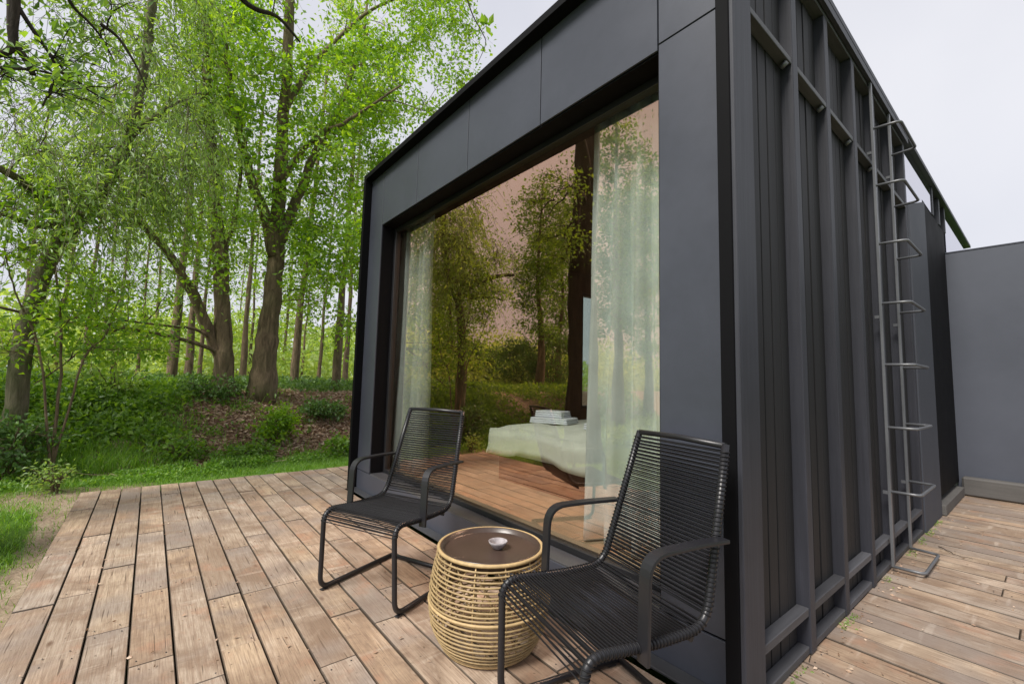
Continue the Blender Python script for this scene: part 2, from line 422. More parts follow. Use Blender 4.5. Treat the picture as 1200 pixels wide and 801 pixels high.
def make_ground():
    gx = np.unique(np.concatenate([np.linspace(-120, -20, 21), np.linspace(-20, -11, 19), np.linspace(-11, -2, 91), np.linspace(-2, 8, 11), np.linspace(8, 120, 21)]))
    gy = np.unique(np.concatenate([np.linspace(-120, -20, 21), np.linspace(-20, -6, 29), np.linspace(-6, 5, 111), np.linspace(5, 14, 10), np.linspace(14, 120, 21)]))
    X, Y = np.meshgrid(gx, gy, indexing='ij'); Z = ground_z(X, Y)
    V = np.stack([X, Y, Z], -1).reshape(-1, 3); nx, ny = len(gx), len(gy)
    i, j = np.meshgrid(np.arange(nx - 1), np.arange(ny - 1), indexing='ij'); a = (i * ny + j).ravel()
    me = fast_mesh('ground', V, np.stack([a, a + ny, a + ny + 1, a + 1], 1), True)
    g, l = cover(V[:, 0], V[:, 1])
    at_ = me.color_attributes.new('cover', 'FLOAT_COLOR', 'POINT')
    at_.data.foreach_set('color', np.stack([g, l, 0 * g, 0 * g + 1], 1).astype(np.float32).ravel())
    tag(link_mesh('ground', me, M['ground']), kind='structure')
make_ground()

# ------------------------------------------------------------------ deck
def make_deck():
    PW, GAP, T = .154, .0062, .032
    mb = MB()
    for x in np.arange(-5.2, 4.0, .6): mb.box(x, x + .045, -2.1, 5.8 if x > -.1 else (1.4 if x < -4.2 else -.02), -.15, -T - .001)
    mb.box(-5.26, 4.2, -2.16, -2.125, -.16, -T - .002)
    base = mb.build('deck', M['joist']); tag(base, kind='structure')
    um = MB().box(0, 1, 0, PW - GAP, -T, 0, .003).mesh('plank')
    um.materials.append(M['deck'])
    r = random.Random(11); y0 = -2.175; row = 0
    hat = []
    while y0 < 5.74:
        segs = []
        if y0 + PW < .085:
            x = -5.315 - .012 * (row == 0) + r.uniform(-.006, .006); end = 4.0
            first = True
            while x < end - .05:
                L = r.uniform(.3, 1.1) if first else r.uniform(.5, 1.25)
                first = False
                e = min(end, x + L)
                if x < 1.3: segs.append((x, e))
                x = e
        else:
            if y0 < 1.3:
                c_ = -4.13; a_ = -5.315 + r.uniform(-.006, .006); m_ = a_ + r.uniform(.3, .8)
                segs += [(a_, m_), (m_, c_)]
            x = .0015; end = 4.0; first = True
            while x < 1.9:
                L = r.uniform(.5, 1.6) if first else r.uniform(1.0, 1.9)
                first = False; e = min(end, x + L); segs.append((x, e)); x = e
        for (a, b) in segs:
            o = bpy.data.objects.new('plank', um); col.objects.link(o); o.parent = base
            o.location = (a, y0 + r.uniform(-.0012, .0012), r.uniform(-.0035, .0015)); o.scale = (b - a - .0025, 1, 1)
            o.rotation_euler = (0, 0, r.uniform(-.0006, .0006))
            for xe in (a + .035, b - .035):
                for dy in (.03, PW - GAP - .03):
                    if -4.8 < xe < 2.2 and y0 < 2.5 and r.random() < (.8 if xe < -.2 else .35): hat.append((xe + r.uniform(-.006, .006), y0 + dy + r.uniform(-.006, .006)))
        y0 += PW; row += 1
    sc = MB()
    for (x, y) in hat: sc.lathe([(.0001, .0028), (.0028, .0024), (.0036, .001)], 6, (x, y, 0))
    tag(sc.build('screws', M['frame'], base), kind='stuff')
make_deck()

# ------------------------------------------------------------------ cabin
XL, XR = -4.12, 0.0
ZT = 3.49
def make_cabin():
    cab = empty('cabin', (0, 0, 0))
    tag(cab, 'black box-shaped cabin with large picture window and battened side wall', 'cabin')
    P = lambda name, mat, *boxes: _p(cab, name, mat, boxes)
    def _p(par, name, mat, boxes, bev=0.0):
        mb = MB()
        for b in boxes: mb.box(*b, bev) if bev else mb.box(*b)
        return mb.build(name, mat, par)
    # outer front frame
    fw = .055
    fr = MB(); fr.box(XL, XL + fw, 0, .30, .004, ZT, .003); fr.box(-fw, -.001, 0.001, .16, .005, ZT, .003); fr.box(XL + fw, -fw, .0, .30, ZT - fw, ZT - .001, .003)
    fr.build('front_frame', M['black'], cab)
    # backing behind the sheet joints
    bk = MB(); yb0, yb1 = .094, .20
    bk.box(XL + fw, -3.722, yb0, yb1, .003, ZT - fw); bk.box(-.374, -fw - .001, yb0, yb1, .003, ZT - fw); bk.box(-3.722, -.374, yb0, yb1, 2.832, ZT - fw)
    bk.build('backing', M['black'], cab)
    g = .004
    def panel(x0, x1, z0, z1): _p(cab, 'panel', M['panel'], [(x0 + g, x1 - g, .08, .092, z0 + g, z1 - g)], .0015)
    xs = [-3.72, -2.93, -2.07, -1.226, -.376]
    panel(XL + fw, -3.72, .21, ZT - fw)
    for a, b in zip(xs[:-1], xs[1:]): panel(a, b, 2.83, ZT - fw)
    panel(-.376, -fw, 2.86, ZT - fw); panel(-.376, -fw, .212, 2.86)
    # plinth
    _p(cab, 'plinth', M['panel'], [(XL + fw + .002, -fw - .002, .082, .20, .003, .205)], .002)
    _p(cab, 'base_strip', M['sill'], [(XL + fw + .002, -fw - .002, .0, .08, .0045, .016)], .002)
    # window
    win = empty('window', (0, 0, 0), 0, cab)
    wx0, wx1, wz0, wz1 = -3.72, -.376, .212, 2.83
    rv = MB(); rv.box(wx0 - .002, wx0 + .006, .093, .30, wz0, wz1); rv.box(wx1 - .006, wx1 + .002, .093, .30, wz0, wz1); rv.box(wx0 + .006, wx1 - .006, .093, .30, wz1 - .008, wz1 + .001)
    rv.build('reveal', M['black'], win)
    _p(win, 'sill', M['sill'], [(wx0 + .006, wx1 - .006, .084, .222, wz0 - .008, wz0 + .004)], .002)
    f = .045; yf0, yf1 = .222, .285
    wf = MB()
    wf.box(wx0 + .006, wx0 + .006 + f, yf0, yf1, wz0 + .002, wz1 - .008, .003); wf.box(wx1 - .006 - f, wx1 - .006, yf0, yf1, wz0 + .002, wz1 - .008, .003)
    wf.box(wx0 + .006 + f, wx1 - .006 - f, yf0 + .001, yf1, wz0 + .002, wz0 + .04, .003); wf.box(wx0 + .006 + f, wx1 - .006 - f, yf0 + .001, yf1, wz1 - .008 - f, wz1 - .008, .003)
    wf.build('window_frame', M['frame'], win)
    pn = _p(win, 'pane', M['glass'], [(wx0 + .04, wx1 - .04, .250, .258, wz0 + .03, wz1 - .04)])
    pn.data.materials.append(M['inner_face'])          # the coating sits on the outer face only
    for f_ in pn.data.polygons: f_.material_index = 0 if f_.normal.y < -.5 else 1
    # shell
    sh = MB()
    sx0, sx1, sy0, sy1 = -1.0, -.2, .5, 4.9                    # unseen roof light over the bed, added to brighten the room
    for bx_ in ((-3.99, -.125, .30, sy0), (-3.99, -.125, sy1, 8.15), (-3.99, sx0, sy0, sy1), (sx1, -.125, sy0, sy1)): sh.box(*bx_, 2.96, 3.44)
    sh.build('ceiling', M['room'], cab)
    _p(cab, 'bounce_lining', M['plaster'], [(sx0, sx0 + .01, sy0, sy1, 2.955, 3.48), (sx1 - .01, sx1, sy0, sy1, 2.955, 3.48), (sx0 + .01, sx1 - .01, sy0, sy0 + .01, 2.955, 3.48), (sx0 + .01, sx1 - .01, sy1 - .01, sy1, 2.955, 3.48)])  # pale shaft sides, added with the roof light to pass daylight down
    rf = MB()
    for bx_ in ((XL - .005, .045, .05, sy0), (XL - .005, .045, sy1, 8.25), (XL - .005, sx0, sy0, sy1), (sx1, .045, sy0, sy1)): rf.box(*bx_, ZT + .003, ZT + .04)
    rf.box(.020, .043, .17, 3.466, 3.44, ZT + .002)
    _p(cab, 'added_roof_light', M['clear_glass'], [(sx0 - .05, sx1 + .05, sy0 - .05, sy1 + .05, ZT + .042, ZT + .05)])
    rf.build('roof', M['post'], cab)
    lw = MB()
    lw.box(XL, -4.0, .3015, 3.60, .003, ZT); lw.box(XL, -4.0, 4.75, 8.15, .003, ZT); lw.box(XL, -4.0, 3.60, 4.75, .003, .78); lw.box(XL, -4.0, 3.60, 4.75, 2.66, ZT)
    lw.build('wall', M['room'], cab)
    _p(cab, 'wall', M['room'], [(-3.999, -.125, 5.2, 5.3, .25, 2.959)])
    _p(cab, 'wall', M['board'], [(-.124, -.062, .165, 8.15, .003, ZT)])
    _p(cab, 'wall', M['board'], [(XL, -.06, 8.151, 8.22, .003, ZT)])
    _p(cab, 'floor', M['floor'], [(-3.999, -.125, .289, 5.199, .1, .25)])
    _p(cab, 'bounce_lining', M['plaster'], [(-.1255, -.1245, .30, 5.19, .251, 2.959), (-3.99, -.127, 5.19, 5.199, .251, 2.959)])  # unseen pale wall faces added to bounce light onto the curtains
    w2 = empty('window', (0, 0, 0), 0, cab)
    f2 = MB(); f2.box(-4.10, -4.02, 3.60, 3.65, .78, 2.66); f2.box(-4.10, -4.02, 4.70, 4.75, .78, 2.66); f2.box(-4.10, -4.02, 3.65, 4.70, .78, .83); f2.box(-4.10, -4.02, 3.65, 4.70, 2.61, 2.66)
    f2.build('window_frame', M['frame'], w2)
    _p(w2, 'pane', M['clear_glass'], [(-4.064, -4.058, 3.64, 4.71, .82, 2.62)])
    # side wall: corner post, battens, boards, rails
    _p(cab, 'corner_post', M['post'], [(-.118, 0.0, .161, .178, .004, ZT - .07)], .002)
    _p(cab, 'corner_post', M['post'], [(-.05, .0005, .0, .160, .004, ZT)], .003) if False else None
    _p(cab, 'corner_post', M['post'], [(-.0005, .018, .004, .176, .0045, ZT - .065)], .003)
    bw = .068; bats = [.670 + i * .5455 for i in range(5)]
    posts = list(bats)
    for i, y in enumerate(posts): _p(cab, 'batten', M['post'], [(-.06, .018 - .004 * (i % 2), y, y + bw, .0045, ZT - .07)], .003)
    edges = [.178] + sum([[y, y + bw] for y in posts], []) + [3.40]
    r = random.Random(5)
    for k in range(0, len(edges), 2):
        a, b = edges[k], edges[k + 1]
        n = max(3, int(round((b - a) / .098))); w = (b - a) / n
        for q in range(n):
            d = r.uniform(-.004, .004)
            _p(cab, 'board', M['board'], [(-.06, -.040 + d, a + q * w + .005, a + (q + 1) * w - .005, .012, ZT - .07)], .002)
        _p(cab, 'rail', M['noggin'], [(-.038, .012, a + .001, b - .001, .168, .205)], .003)
        _p(cab, 'rail', M['noggin'], [(-.038, .012, a + .001, b - .001, 2.835, 2.865)], .002)
        _p(cab, 'rail', M['noggin'], [(-.038, .010, a + .001, b - .001, .005, .038)], .003)
        if k < 8: MB().tube([(-.02, b - .05, 2.805), (.008, b - .05, 2.825)], .012, 8).build('bolt', M['metal'], cab)
    _p(cab, 'top_rail', M['noggin'], [(-.058, .016, .178, 3.40, ZT - .069, ZT + .001)], .003)
    # clerestory strips of glass below the roof edge, with posts between
    MB().prism([(3.47, 2.80), (4.30, 3.05), (4.32, 3.176), (4.90, 3.176), (4.90, ZT - .001), (3.47, ZT - .001)], 0, -.008, .004).build('pane', M['sheen'], cab)
    _p(cab, 'pane', M['sheen'], [(-.008, .004, 5.88, 8.10, 2.80, ZT - .001)])
    for y in (3.40, 4.92, 5.38, 5.80): _p(cab, 'batten', M['post'], [(-.06, .012, y, y + bw - .005, .0045 if y < 3.5 else 3.172, ZT - .001)], .003)
    for k in range(4): _p(cab, 'board', M['board'], [(-.06, -.04, 4.985 + k * .1, 5.08 + k * .1, 2.9, ZT - .072)], .002)
    for k in range(4): _p(cab, 'board', M['board'], [(-.06, -.04, 5.445 + k * .088, 5.53 + k * .088, 2.9, ZT - .072)], .002)
    # smooth portal panel with sloping top and a flat black slab painted as the doorway's shade
    MB().prism([(3.47, .004), (4.31, .004), (4.31, 3.14), (3.47, 2.885)], 0, -.061, .022).build('portal_panel', M['portal'], cab)
    d = MB(); d.box(-.061, .0, 4.312, 5.80, .15, 3.17); d.build('doorway_shade', M['black'], cab)
    _p(cab, 'door_step', M['beam'], [(-.06, .05, 4.33, 5.70, .004, .10)], .004)
    return cab
make_cabin()

def make_end_wall():
    w = empty('end_wall', (2, 5.83, 0)); tag(w, 'plain blue-grey sheet wall closing off the right-hand deck', 'wall')
    x = -.02
    for k, L in enumerate((1.6, 1.6, 1.6)):
        MB().box(x - 2 + .002, x + L - 2 - .002, 0, .05, .004, 2.905 - .002, .003).build('sheet', M['wallpanel'], w); x += L
    MB().box(-2.03, 2.82, -.004, .06, 2.907, 2.925, .003).build('coping', M['panel'], w)
    b = MB().box(.03, 4.0, 5.70, 5.825, .004, .215, .018).build('timber_beam', M['beam'])
    tag(b, 'weathered grey timber beam lying along the foot of the blue-grey wall', 'beam')
make_end_wall()

def make_ladder():
    lad = empty('wall_ladder', (.03, 2.2, 0)); tag(lad, 'slim steel ladder with bracket rungs fixed to the battened wall', 'ladder')
    for y in (0, .57): MB().box(-.008, .008, y - .014, y + .014, .03, 3.44, .002).build('rail', M['metal'], lad)
    for i, z in enumerate([3.087 - .428 * k for k in range(7)] + [.03]):
        p = fillet([(0, 0, z), (.155, .015, z), (.155, .555, z), (0, .57, z)], [.035, .035], 5)
        MB().tube(p, .0095, 8).build('rung', M['metal'], lad)
    for z in (.5, 1.7, 2.9):
        for y in (0, .57): MB().box(-.035, -.008, y - .01, y + .01, z, z + .02).build('bracket', M['metal'], lad)
make_ladder()

# ------------------------------------------------------------------ things in the room
def make_curtain(x0, x1, y, z0, z1, folds, flare, label, seed):
    r = np.random.default_rng(seed); n = folds * 12; m = 24
    ph = np.cumsum(r.uniform(.6, 1.4, n + 1)); ph = ph / ph[-1] * folds * 2 * math.pi
    am = .085 + .035 * np.interp(np.arange(n + 1), np.linspace(0, n, folds + 1), r.uniform(-1, 1, folds + 1))
    V = []; 
    for j in range(m + 1):
        t = j / m; z = z0 + (z1 - z0) * t
        for i in range(n + 1):
            s = i / n; x = x0 + (x1 - x0) * s
            x += flare * (1 - t) ** 1.5 * (s - .5) * .25 + .012 * math.sin(3 * t + ph[i])
            V.append((x, y + am[i] * (math.sin(ph[i]) * .7 + .3 * math.sin(2 * ph[i] + .8)) * (.75 + .35 * (1 - t)) + .008 * math.sin(7 * t + i * .2), z))
    F = [(j * (n + 1) + i, j * (n + 1) + i + 1, (j + 1) * (n + 1) + i + 1, (j + 1) * (n + 1) + i) for j in range(m) for i in range(n)]
    c = MB().add(V, F, True).build('curtain', M['curtain']); tag(c, label, 'curtain')
    md = c.modifiers.new('thickness', 'SOLIDIFY'); md.thickness = .003
    return c
make_curtain(-3.93, -3.22, .42, .262, 2.93, 5, .4, 'pale mint curtain hanging at the far left end of the picture window', 3)
make_curtain(-1.10, -.20, .42, .262, 2.93, 6, .5, 'pale mint curtain hanging behind the armchair nearest the camera', 4)

def make_bed():
    bed = empty('bed', (-1.75, 1.9, .25)); tag(bed, 'low wooden platform bed with sage duvet seen through the window', 'bed')
    x0, x1, y0, y1 = -1.0, 1.1, -1.0, 1.1
    mb = MB()
    for k in range(2): mb.box(x0 + .06, x1 - .06, y0 + .06, y1, .002 + k * .125, .12 + k * .125, .003)
    mb.build('base', M['bedwood'], bed)
    MB().box(x0 + .02, x1 - .02, y0 + .04, y1 - .02, .252, .45, .03).build('mattress', M['towel'], bed)
    # duvet: top sheet draped over the front and the left side
    nx, ny = 44, 44; V = []
    for j in range(ny + 1):
        for i in range(nx + 1):
            s, t = -.11 + 1.22 * i / nx, -.125 + 1.125 * j / ny
            x = x0 + (x1 - x0) * min(max(s, 0), 1); y = y0 + (y1 - y0) * min(max(t, 0), 1)
            ox = max(0, -s, s - 1) * (x1 - x0); oy = max(0, -t) * (y1 - y0); o = max(ox, oy)
            rr = .09
            z = .54 - (min(o, rr) / rr) ** 2 * .05 - max(0, o - .02) * .92
            edge = min(min(s, 1 - s), t)
            if edge >= 0: z -= .07 * max(0, 1 - edge / .12) ** 2
            hem = o * (.06 * math.sin(9 * (s + t)) + .05 * math.sin(17 * s + 2))
            z += .012 * math.sin(6 * x + 2 * y) * math.sin(5 * y) + .006 * math.sin(19 * x + 7 * y) + hem
            k = min(1, o / .1)
            if s < 0: x -= .03 * k + .015 * k * math.sin(22 * t)
            if s > 1: x += .03 * k
            if t < 0: y -= .03 * k + .018 * k * math.sin(26 * s)
            V.append((x, y, max(z, .2)))
    F = [(j * (nx + 1) + i, j * (nx + 1) + i + 1, (j + 1) * (nx + 1) + i + 1, (j + 1) * (nx + 1) + i) for j in range(ny) for i in range(nx)]
    d = MB().add(V, F, True).build('duvet', M['duvet'], bed)
    d.modifiers.new('thickness', 'SOLIDIFY').thickness = .012
make_bed()
def make_towel(x, y, z, w, l, h, rz, label):
    o = empty('folded_towel', (x, y, z), rz); tag(o, label, 'towel', 'folded towels on the bed')
    for k in range(3):
        hh = h / 3
        MB().box(-w / 2 + .004 * k, w / 2 - .003 * k, -l / 2, l / 2 - .006 * k, k * hh + .001, (k + 1) * hh, hh * .42).build('fold', M['towel'], o)
make_towel(-2.36, 1.38, .797, .40, .30, .055, .35, 'large folded white towel, the lower one on the left of the bed')
make_towel(-2.40, 1.40, .853, .30, .22, .06, .30, 'small folded white towel on top of the larger towel')
make_towel(-1.62, 1.30, .797, .36, .28, .055, -.1, 'folded white towel on the bed half hidden behind the curtain')
make_towel(-1.62, 1.31, .853, .28, .22, .055, -.1, 'smaller folded white towel on the pile half hidden by the curtain')

# ------------------------------------------------------------------ chairs
W, WT, WF = .262, .218, .278
def chair_profile():
    pts = [(.565, .014), (0, .014), (-.013, .447), (.25, .425), (.462, .432), (.53, .66), (.626, .99)]
    return fillet(pts, [.07, .075, .1, .075, .1], 7)
def half_w(u, z):
    if z < .43 and u < .1: return WF + (W - WF) * z / .43
    if z < .05: return WF
    return W + (WT - W) * max(0, (z - .45) / .54)
def make_chair_meshes():
    prof = chair_profile(); me = {}
    P3 = lambda s: [(s * half_w(u, z), u, z) for u, z in prof]
    # split: sled + legs + seat rails + back rails are one bent tube per side
    me['side_tube'] = [MB().tube(P3(s), .0135, 10).mesh('side_tube') for s in (-1, 1)]
    me['rear_bar'] = MB().tube([(-WF, .565, .0145), (WF, .565, .0145)], .0133, 10).mesh('rear_bar')
    mid = .0
    me['top_bar'] = MB().tube([(-WT, .624, .985), (0, .632, .99), (WT, .624, .985)], .0115, 8).mesh('top_bar')
    me['seat_bar'] = MB().tube([(-W, .40, .405), (W, .40, .405)], .009, 8).mesh('seat_bar')
    me['foot_cap'] = [MB().box(s * WF - .012, s * WF + .012, u - .02, u + .02, .0005, .006, .001).mesh('foot_cap') for s in (-1, 1) for u in (.03, .52)]
    # arms: flat bar swept in the u-z plane
    ap = fillet([(.185, .395), (.195, .690), (.38, .694), (.545, .690)], [.075, .1], 7)
    arms = []
    for s in (-1, 1):
        A = np.array(ap); T = np.gradient(A, axis=0); T /= np.linalg.norm(T, axis=1)[:, None]; N = np.stack([-T[:, 1], T[:, 0]], 1)
        V = []; hw = .021; th = .006; x = s * (W + .020)
        for q, (p, n) in enumerate(zip(A, N)):
            w0 = hw
            xx = x - s * .012 * (q / len(A))
            for (a, b) in ((-w0, -th), (w0, -th), (w0 + .001, 0), (w0, th), (-w0, th), (-w0 - .001, 0)): V.append((xx + a, p[0] + n[0] * b, p[1] + n[1] * b))
        m = len(A); k6 = 6
        F = [(i * k6 + k, i * k6 + (k + 1) % k6, (i + 1) * k6 + (k + 1) % k6, (i + 1) * k6 + k) for i in range(m - 1) for k in range(k6)]
        F += [tuple(range(k6)), tuple((m - 1) * k6 + k for k in range(k6))]
        arms.append(MB().add(V, F).mesh('armrest'))
    me['armrest'] = arms
    # cords
    A = np.array(prof); seg = np.linalg.norm(np.diff(A, axis=0), axis=1); cum = np.concatenate([[0], np.cumsum(seg)])
    def along(d): return np.array([np.interp(d, cum, A[:, 0]), np.interp(d, cum, A[:, 1])])
    iknee = min(range(len(A)), key=lambda i: np.hypot(A[i, 0] - .02, A[i, 1] - .44) + (9 if A[i, 1] < .3 else 0))
    d0 = cum[iknee] - .065
    isb = min(range(len(A)), key=lambda i: np.hypot(A[i, 0] - .462, A[i, 1] - .45)); d1 = cum[isb]; d2 = cum[-1] - .02
    def cords(da, db, pitch, seed):
        mb = MB(); rr = random.Random(seed); n = int((db - da) / pitch)
        for i in range(n + 1):
            d = da + i * pitch; p = along(d); q = along(d + .004) - along(d - .004); q /= np.linalg.norm(q); nrm = np.array([-q[1], q[0]])
            w = half_w(*p); rc = .0029; off = .0150
            sg = rr.uniform(-.0012, .0012)
            for lay, o2 in ((1, 0.0), (-1, pitch * .5)):
                c = p + nrm * (off - .002) * lay * .8 + q * (o2 * .9 + sg)
                mid = c - nrm * .0035 * lay
                mb.tube([(-w, c[0], c[1]), (0, mid[0], mid[1]), (w, c[0], c[1])], rc, 5, False)
            for s in (-1, 1):      # the wrap round the rail
                ring = []
                for k in range(9):
                    a = math.pi * k / 8; ring.append((s * (w + .0146 * math.sin(a)), *(p + nrm * .0146 * math.cos(a) + q * pitch * .45 * k / 8)))
                mb.tube(ring, rc, 5, False)
        return mb
    me['seat_cords'] = cords(d0, d1 - .01, .0135, 1).mesh('seat_cords')
    me['back_cords'] = cords(d1 + .012, d2, .0145, 2).mesh('back_cords')
    return me
CH = make_chair_meshes()
def place_chair(x, y, rz, label):
    c = empty('garden_armchair', (x, y, .0022), rz); tag(c, label, 'chair', 'black cord armchairs on the deck')
    for n, ms in CH.items():
        for me in (ms if isinstance(ms, list) else [ms]):
            o = link_mesh(n, me, M['cord'] if 'cords' in n else M['chair'], c)
            if 'cords' in n: tag(o, kind='stuff')
    return c
place_chair(-1.632, -.803, .394, 'black cord armchair beyond the rattan table, nearer the trees')
place_chair(-.336, -.685, -.229, 'black cord armchair nearest the camera, right of the rattan table')

# ------------------------------------------------------------------ rattan table and bowl
TC = (-.945, -.432)
def make_table():
    t = empty('rattan_side_table', (TC[0], TC[1], .003)); tag(t, 'barrel-shaped rattan side table with dark tray top between the armchairs', 'table')
    def rad(z): return np.interp(z, [0, .04, .10, .18, .26, .34, .40, .43], [.205, .232, .262, .276, .274, .262, .248, .240])
    rr = random.Random(3)
    cn = MB(); zs = list(np.linspace(.016, .402, 22))
    for i, z in enumerate(zs):
        n = 40; r0 = rad(z); ph = rr.uniform(0, 6.28); ph2 = rr.uniform(0, 6.28); a1 = rr.uniform(.001, .003)
        ring = [((r0 + .0015 * math.sin(3 * a + ph)) * math.cos(a), (r0 + .0015 * math.sin(3 * a + ph)) * math.sin(a), z + a1 * math.sin(2 * a + ph2)) for a in np.arange(n) / n * 2 * math.pi]
        cn.tube(ring, .0041, 6, False, True, True)
    tag(cn.build('hoops', M['rattan'], t), kind='stuff')
    inner = MB()
    for s in (-1, 1):
        for k in range(16):
            a0 = 2 * math.pi * k / 16; pts = []
            for q in range(13):
                z = .02 + .38 * q / 12; a = a0 + s * .9 * q / 12; r0 = rad(z) - .016; pts.append((r0 * math.cos(a), r0 * math.sin(a), z))
            inner.tube(pts, .0035, 5, False)
    tag(inner.build('inner_weave', M['rattan'], t), kind='stuff')
    for k in range(12):
        a = 2 * math.pi * k / 12 + .15
        MB().tube([((rad(z) - .006) * math.cos(a), (rad(z) - .006) * math.sin(a), z) for z in np.linspace(.004, .42, 9)], .0035, 5).build('rib', M['rattan'], t)
    n = 48
    for z, r0, rc in ((.425, .2415, .0085), (.008, .205, .007), (.205, .2775, .006)):
        MB().tube([(r0 * math.cos(a), r0 * math.sin(a), z) for a in np.arange(n) / n * 2 * math.pi], rc, 8, False, True, True).build('rim', M['rattan'], t)
    MB().lathe([(.0002, .409), (.215, .409), (.222, .412), (.225, .432), (.2315, .433), (.2335, .428), (.2335, .400), (.0002, .398)], 56).build('tray', M['tray'], t)
    return t
make_table()
b = MB().lathe([(.0002, .002), (.018, .001), (.024, .004), (.041, .026), (.045, .036), (.042, .0365), (.037, .027), (.02, .011), (.0002, .009)], 28).build('bowl', M['bowl'])
b.location = (-.925, -.405, .4125); tag(b, 'small speckled grey stone bowl standing on the rattan table', 'bowl')

# ------------------------------------------------------------------ plants
def unit(v): return v / (np.linalg.norm(v, axis=-1, keepdims=True) + 1e-9)
def leaves_mesh(name, P, A, size, width=.55, r=rng):
    """P leaf bases (n,3), A axis directions (n,3)"""
    n = len(P); A = unit(A); L = size * r.uniform(.65, 1.3, n)[:, None]
    N = unit(r.normal(size=(n, 3)) + np.array([0, 0, .9])); B = unit(np.cross(A, N)); N2 = np.cross(B, A)
    Wd = L * width * r.uniform(.8, 1.15, n)[:, None]
    V = np.stack([P, P + A * L * .5 + B * Wd * .5 + N2 * L * .07, P + A * L - N2 * L * .08, P + A * L * .5 - B * Wd * .5 + N2 * L * .07], 1).reshape(-1, 3)
    i = np.arange(n)[:, None] * 4
    return fast_mesh(name, V, i + np.array([[0, 1, 2, 3]]))
def twig_mesh(B0, B1, B2, r0):
    n = len(B0); T = unit(B2 - B0); ref = np.where(np.abs(T[:, 2:3]) < .9, np.array([[0, 0, 1.]]), np.array([[1., 0, 0]]))
    N = unit(np.cross(T, ref)); B = np.cross(T, N); V = []
    for c, rr in ((B0, r0), (B1, r0 * .7), (B2, r0 * .25)):
        for k in range(3):
            a = 2 * math.pi * k / 3; V.append(c + (math.cos(a) * N + math.sin(a) * B) * rr)
    V = np.stack(V, 1).reshape(-1, 3); q = []
    for s in (0, 3):
        for k in range(3): q.append((s + k, s + (k + 1) % 3, s + 3 + (k + 1) % 3, s + 3 + k))
    F = (np.arange(n)[:, None, None] * 9 + np.array(q)[None]).reshape(-1, 4)
    return V, F

